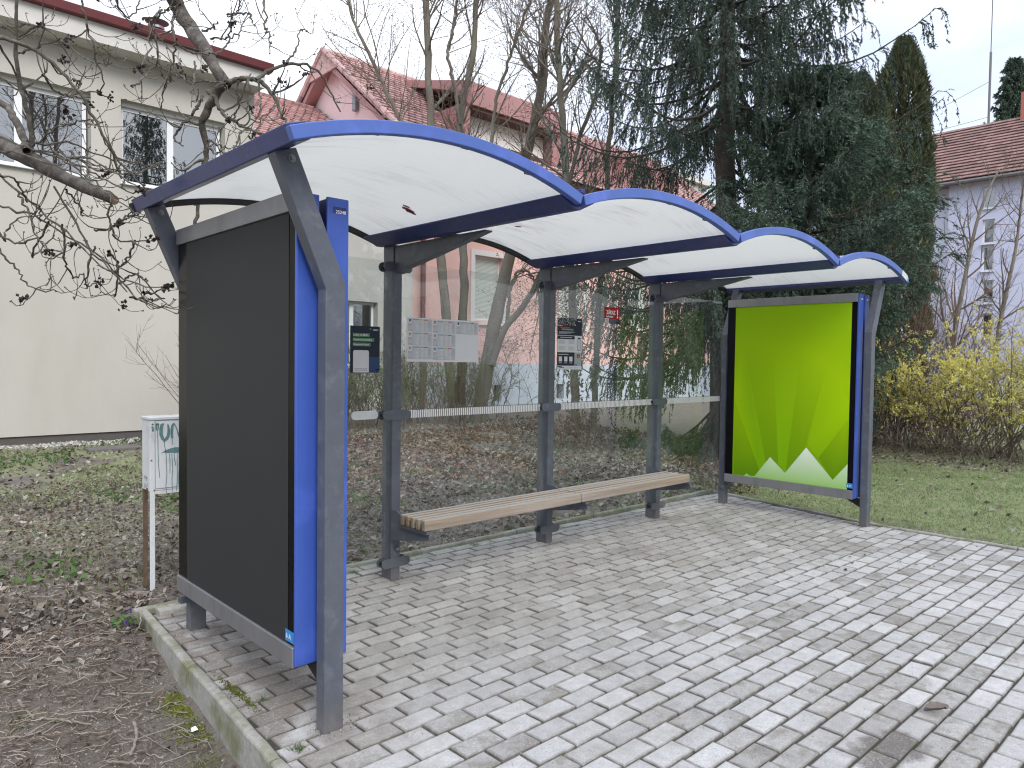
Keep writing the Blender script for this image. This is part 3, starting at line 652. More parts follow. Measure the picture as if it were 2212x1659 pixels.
# ------------------------------------------------------------------ advertising cases
def case(name, label, xa, xb, out, poster, face):
    """xa..xb outer faces of the pair of back-to-back cabinets; 'out' = x of the face the camera sees"""
    t = thing(name, label, 'advertising display', ((xa+xb)/2, -.7, .2), group='advertising displays closing the ends of the shelter')
    yF_, yR_, z0, z1 = -1.318, -.085, .236, 1.998
    w = .092
    for (a, b_) in ((xa, xa+w), (xb-w, xb)):
        mb = MB(); mb.box(a+.006, b_-.002 if b_ == xb else b_, yF_+.004, yR_, z0+.004, z1-.004); mb.build('cabinet', M['navyshade'], t, bevel=.003)
        mb = MB(); mb.box(a, b_, yF_-.012, yF_+.0035, z0, z1); mb.build('edge_trim', M['blue'], t, bevel=.004)
    s_ = -1 if face == '-x' else 1
    def lay(d0, d1, y0, y1, zz0, zz1):
        a, b_ = sorted((out+s_*d0, out+s_*d1)); return (a, b_, y0, y1, zz0, zz1)
    for nm, zz in (('bottom_rail', (z0-.006, z0+.072)), ('top_rail', (z1-.068, z1+.006))):
        mb = MB(); mb.box(*lay(-.012, .012, yF_+.001, yR_-.004, *zz)); mb.build(nm, M['alu'], t, bevel=.003)
    mb = MB(); mb.box(*lay(-.006, .001, yF_+.006, yR_-.006, z0+.0725, z1-.0685)); mb.build('glass_cover', M['blackglass'], t)
    # the inner face of the other cabinet
    o2 = (xb if face == '-x' else xa); a, b_ = sorted((o2-.008*(-s_), o2+.004*(-s_)))
    mb = MB(); mb.box(a, b_, yF_+.01, yR_-.01, z0+.07, z1-.07); mb.build('back_cover', M['blackglass'], t)
    for y0 in (-.20, -1.16):
        mb = MB(); mb.box(xa+w+.0005, xb-w-.0005, y0, y0+.05, .35, 1.94); mb.build('inner_frame', M['black'], t)
    mb = MB(); mb.box((xa+xb)/2-.09, (xa+xb)/2+.09, -.075, -.035, .150, .185); mb.build('support_tube', M['steel'], t, bevel=.002)
    mb = MB(); mb.prism([(-1.36, .228), (-1.36, .15), (-1.20, .228)], (xa+xb)/2-.02, (xa+xb)/2+.02, 'x'); mb.build('support_gusset', M['black'], t)
    return t, lay, s_
tA, lay, s_ = case('advertising_display', 'advertising case with a blank dark grey poster, nearest end of the shelter', -1.268, -1.052, -1.262, None, '-x')
mb = MB(); mb.box(*lay(.0015, .0028, -1.262, -.205, .309, 1.929)); mb.build('poster', M['poster'], tA, label='blank dark grey poster')
mb = MB(); mb.box(*lay(.003, .0042, -1.314, -1.246, .319, .362)); bd = mb.build('badge', M['bluesticker'], tA)
text('lettering', '6 A', (-1.2667, -1.2520, .330), .028, M['white'], '-x', bd, .0004)
for x, s2 in ((-1.218, '25249'), (-1.094, '25248')):
    mb = MB(); mb.box(x-.026, x+.030, -1.3312, -1.3302, 1.940, 1.964); pl = mb.build('number_plate', M['navyshade'], tA)
    text('lettering', s2, (x-.016, -1.3318, 1.940), .0175, M['white'], '-y', pl, .0002)
tB, lay, s_ = case('advertising_display', 'advertising case with a bright green poster, far end of the shelter', 3.884, 4.100, 3.890, None, '-x')
# poster print, flat shapes with printed colours
PG = MB(); XP = 3.8868
def gcol(z, lite=0.0):
    t = (z-.31)/1.61
    a = np.array(lin((108, 160, 4))); b_ = np.array(lin((174, 214, 4))); c = np.array(lin((150, 194, 16)))
    col = a+(b_-a)*min(1, t/.55) if t < .55 else b_+(c-b_)*((t-.55)/.45)
    return tuple(col*(1+lite))+(1,)
def poly(mb, pts, x, cols):
    k = len(pts); mb.v.append(np.array([(x, a, b_) for a, b_ in pts])); mb.col.append(np.array(cols)); mb.f.setdefault((k, 0), []).append((np.array([list(range(k))])+mb.n, len(mb.v)-1)); mb.n += k
zs = np.linspace(.308, 1.932, 15)
for a, b_ in zip(zs[:-1], zs[1:]): poly(PG, [(-.172, a), (-.172, b_), (-1.268, b_), (-1.268, a)], XP, [gcol(a), gcol(b_), gcol(b_), gcol(a)])
def ray_(pts, l):
    top = max(p[1] for p in pts)
    poly(PG, pts, XP-.0004, [gcol(p[1], l*(1 if p[1] < top-.2 else 0)) for p in pts])
ray_([(-.174, 1.617), (-.27, 1.547), (-.515, .462), (-.458, .37), (-.184, 1.023)], .10)
ray_([(-.184, 1.023), (-.458, .37), (-.404, .321), (-.187, .309)], -.22)
ray_([(-.27, 1.547), (-.562, 1.546), (-.64, .46), (-.553, .517), (-.515, .462)], -.17)
ray_([(-.562, 1.546), (-.828, 1.545), (-.711, .393), (-.64, .46)], .16)
ray_([(-.828, 1.545), (-1.076, 1.385), (-.908, .718), (-.894, .64), (-.715, .393)], -.17)
ray_([(-1.076, 1.385), (-1.266, 1.078), (-1.261, .921), (-1.011, .558), (-.91, .653)], .10)
ray_([(-1.261, .921), (-1.267, .539), (-1.143, .379), (-1.011, .558)], -.24)
def mcol(z):
    t = min(1, max(0, (z-.31)/.33)); a = np.array(lin((158, 205, 112))); b_ = np.array(lin((238, 246, 232))); return tuple(a+(b_-a)*t)+(1,)
for pk in ([(-.404, .319), (-.558, .518), (-.706, .387), (-.706, .309), (-.404, .309)], [(-.706, .387), (-.899, .641), (-1.143, .379), (-1.143, .309), (-.706, .309)], [(-1.143, .379), (-1.267, .531), (-1.267, .309), (-1.143, .309)], [(-.172, .309), (-.295, .311), (-.325, .337), (-.358, .318), (-.404, .319), (-.404, .309)]):
    poly(PG, pk, XP-.0008, [mcol(p[1]) for p in pk])
M['printgreen'] = printmat('green_poster_print', .55, .15)
PG.build('poster', M['printgreen'], tB, color=True, label='bright green poster with rays and white mountain peaks')
mb = MB(); mb.box(*lay(.004, .005, -1.314, -1.262, .325, .368)); bd = mb.build('badge', M['bluesticker'], tB)
text('lettering', '6 C', (3.8845, -1.2660, .336), .026, M['white'], '-x', bd, .0004)
for x in (3.93, 4.05):
    mb = MB(); mb.box(x-.012, x+.018, -1.3312, -1.3302, 1.948, 1.962); mb.build('number_plate', M['deco'], tB)

# ------------------------------------------------------------------ paper on the glass
YG = .0035
def sheet(name, label, cat, x0, x1, z0, z1, col, mi=None):
    mb = MB(); mb.box(x0, x1, -.0002, .0018, z0, z1, (*col, 1)); return mb
def q(mb, x0, x1, z0, z1, col, d=.0004): mb.add([(x0, -.0002-d, z0), (x1, -.0002-d, z0), (x1, -.0002-d, z1), (x0, -.0002-d, z1)], [(0, 1, 2, 3)], (*col, 1))
DK = lin((46, 52, 68)); WH = (.86, .86, .87); GR = (.62, .63, .65)
def fin(mb, name, label, cat): return tag(mb.build(name, M['print'], color=True), label, cat)
pa = sheet('p', 0, 0, -.252, -.046, 1.304, 1.586, DK)
q(pa, -.13, -.048, 1.306, 1.40, lin((58, 84, 120)))
for (a, b_, c, d) in ((-.235, -.117, 1.5215, 1.5425), (-.235, -.086, 1.493, 1.514), (-.235, -.110, 1.4645, 1.4855)): q(pa, a, b_, c, d, lin((104, 150, 108)))
# white rounded phone outline
ph = [(-.2325, 1.306), (-.123, 1.306)]+[(-.135+.012*math.cos(t), 1.428+.012*math.sin(t)) for t in np.linspace(0, math.pi/2, 5)]+[(-.2205+.012*math.cos(t), 1.428+.012*math.sin(t)) for t in np.linspace(math.pi/2, math.pi, 5)]
pa.v.append(np.array([(a, -.0008, b_) for a, b_ in ph])); pa.col.append(np.tile((*WH, 1), (len(ph), 1))); pa.f.setdefault((len(ph), 0), []).append((np.array([list(range(len(ph)))])+pa.n, len(pa.v)-1)); pa.n += len(ph)
for z in (1.326, 1.318): q(pa, -.222, -.134, z, z+.003, (.3, .3, .33), .0010)
q(pa, -.076, -.054, 1.318, 1.326, (.7, .7, .75))
pA = fin(pa, 'ticket_poster', 'small dark blue ticket poster with green headings on the glass beside the blue case', 'poster')
for s2, z, sz in (('Lístky na MHD', 1.5265, .0165), ('Cestovné poriadky', 1.4985, .0165), ('Dopravná karta', 1.4695, .0165)): text('lettering', s2, (-.231, -.0012, z), sz, M['white'], '-y', pA, .0002, sx=1.02)
text('lettering', 'UBIAN', (-.096, -.0012, 1.561), .0125, M['white'], '-y', pA, .0002)
mb = MB()
for k, t in enumerate(np.linspace(.3, 2.6, 7)):   # winged emblem beside the name
    mb.add([(-.112, -.0012, 1.568-.001*k), (-.112+.011*math.cos(t)-.006, -.0012, 1.566+.009*math.sin(t)), (-.112+.011*math.cos(t)-.004, -.0012, 1.5645+.009*math.sin(t))], [(0, 1, 2)])
mb.build('emblem', M['deco'], pA)
# timetable
tt = sheet('t', 0, 0, .155, .753, 1.374, 1.656, WH)
BLU, YEL, RED = lin((120, 185, 205)), lin((200, 205, 130)), lin((205, 95, 100))
badges = []
cells = [(0, 0, '2', lin((50, 85, 105))), (0, 1, '6', lin((215, 160, 40))), (0, 2, '22', lin((225, 130, 70))), (1, 0, '51', lin((200, 70, 80))), (1, 1, '53', lin((190, 60, 70))), (1, 2, '52', lin((70, 95, 125))), (2, 0, '', lin((90, 90, 110)))]
for (ci, ri, s2, bc) in cells:
    x0 = .162+.197*ci; z1 = 1.650-.088*ri-(0.004 if ci else 0); x1 = x0+.190; z0 = z1-.083
    q(tt, x0, x1, z0, z1, (.66, .665, .69))
    q(tt, x0+.004, x0+.032, z1-.030, z1-.003, WH, .0008); q(tt, x0+.009, x0+.026, z1-.021, z1-.005, bc, .0011)
    if s2: badges.append((s2, x0+.0175, z1-.018))
    for k, (cc, a, b_) in enumerate(((BLU, .040, .087), (YEL, .090, .124), (RED, .127, .156))):
        q(tt, x0+a, x0+b_, z0+.004, z1-.008, (.79, .79, .80), .0008); q(tt, x0+a, x0+b_, z1-.010, z1-.004, cc, .0011)
        for r in range(11):
            zz = z1-.016-r*.0062
            q(tt, x0+a+.001, x0+a+.003, zz-.002, zz+.001, (.22, .24, .3), .0012)
            ln = (b_-a)*rng.uniform(.3, .95); q(tt, x0+a+.005, x0+a+ln, zz-.0014, zz+.0004, (.50, .51, .55), .0012)
    for r in range(9): q(tt, x0+.160, x0+.160+rng.uniform(.010, .026), z1-.014-r*.005, z1-.0125-r*.005, (.42, .43, .48), .0012)
    for r in range(3): q(tt, x0+.004, x0+.028, z1-.036-r*.005, z1-.0345-r*.005, (.45, .46, .5), .0012)
    q(tt, x0+.004, x0+.018, z0+.008, z0+.010, (.3, .3, .35), .0012); q(tt, x0+.028, x0+.033, z0+.004, z0+.009, (.15, .2, .3), .0012)
tT = fin(tt, 'timetable', 'wide white bus timetable sheet stuck on the glass', 'timetable')
for s2, x, z in badges: text('lettering', s2, (x, -.0018, z), .011, M['white'], '-y', tT, .0002, 'CENTER')
# information poster right of the second post
ip = sheet('i', 0, 0, 1.551, 1.832, 1.325, 1.724, DK)
def Q(u0, u1, v0, v1, c, d=.0006): q(ip, 1.551+.281*u0, 1.551+.281*u1, 1.724-.399*v1, 1.724-.399*v0, c, d)
for k in range(110):
    u, v = rng.random()*.72, rng.random()*.125; c = [(.05, .07, .06), (.5, .5, .5), (.25, .12, .13), (.12, .2, .12), (.3, .32, .38)][rng.integers(5)]
    Q(u, u+.05, v, v+.02, c, .0004+k*2e-6)
Q(.02, .20, .145, .158, (.6, .6, .6)); Q(.08, .50, .172, .197, lin((205, 60, 75))); Q(.16, .64, .207, .236, lin((130, 165, 145)))
for k, (w, v) in enumerate(((.66, .262), (.6, .275), (.5, .288), (.34, .301))): Q(.05, .05+w, v, v+.006, (.65, .65, .68))
Q(0, 1, .335, .665, WH); Q(0, .70, .345, .41, DK, .0009); Q(.11, .58, .37, .383, (.7, .7, .72), .0011)
for a in (.05, .45):
    for v in (.43, .445, .46, .475, .49, .555, .57, .585, .60, .615): Q(a, a+rng.uniform(.16, .28), v, v+.005, (.4, .41, .45), .0009)
Q(.82, .95, .37, .63, (.2, .2, .23), .0009); Q(.835, .935, .385, .62, (.72, .74, .78), .0011); Q(.835, .935, .37, .40, (.08, .08, .1), .0013)
Q(.04, .45, .70, .713, (.7, .7, .72))
for a in (.06, .28, .49): Q(a, a+.13, .748, .843, WH); Q(a+.01, a+.12, .86, .866, (.6, .6, .65)); Q(a, a+.13, .872, .878, (.6, .6, .65))
Q(.70, .99, .665, .922, (.52, .53, .50)); Q(.80, .93, .70, .77, (.22, .13, .09), .0009); Q(.83, .91, .725, .78, (.42, .26, .2), .0011); Q(.74, .97, .78, .90, (.45, .52, .46), .0009); Q(.68, .82, .885, .922, (.20, .28, .65), .0011)
Q(0, 1, .925, 1, WH); Q(.0, .20, .935, .952, (.06, .06, .07), .0009); Q(.08, .28, .955, .972, (.65, .1, .12), .0009)
for a in (.5, .7): Q(a, a+.15, .955, .960, (.5, .5, .5), .0009)
pI = fin(ip, 'information_poster', 'tall dark and white information poster on the glass, right of the second post', 'poster')
text('lettering', 'UBIAN', (1.782, -.0012, 1.700), .012, M['white'], '-y', pI, .0002)
st = sheet('s', 0, 0, 2.111, 2.308, 1.706, 1.840, lin((185, 28, 42)))
q(st, 2.111, 2.167, 1.706, 1.747, (.74, .74, .76)); q(st, 2.170, 2.308, 1.706, 1.746, lin((44, 54, 76)))
for k in range(4): q(st, 2.175, 2.175+rng.uniform(.08, .125), 1.711+k*.009, 1.714+k*.009, (.3, .33, .42), .0008)
q(st, 2.125, 2.158, 1.730, 1.736, (.3, .3, .32), .0008); q(st, 2.122, 2.158, 1.714, 1.719, (.4, .4, .42), .0008)
sS = fin(st, 'warning_sticker', 'red warning sticker with ZÁKAZ high on the glass', 'sticker')
text('lettering', 'ZÁKAZ', (2.132, -.0012, 1.781), .044, M['white'], '-y', sS, .0015, sx=.80)
text('lettering', '!', (2.264, -.0012, 1.754), .098, M['white'], '-y', sS, .003, sx=.9)
text('lettering', 'lepiť plagáty', (2.132, -.0012, 1.757), .0185, M['white'], '-y', sS, .0006)
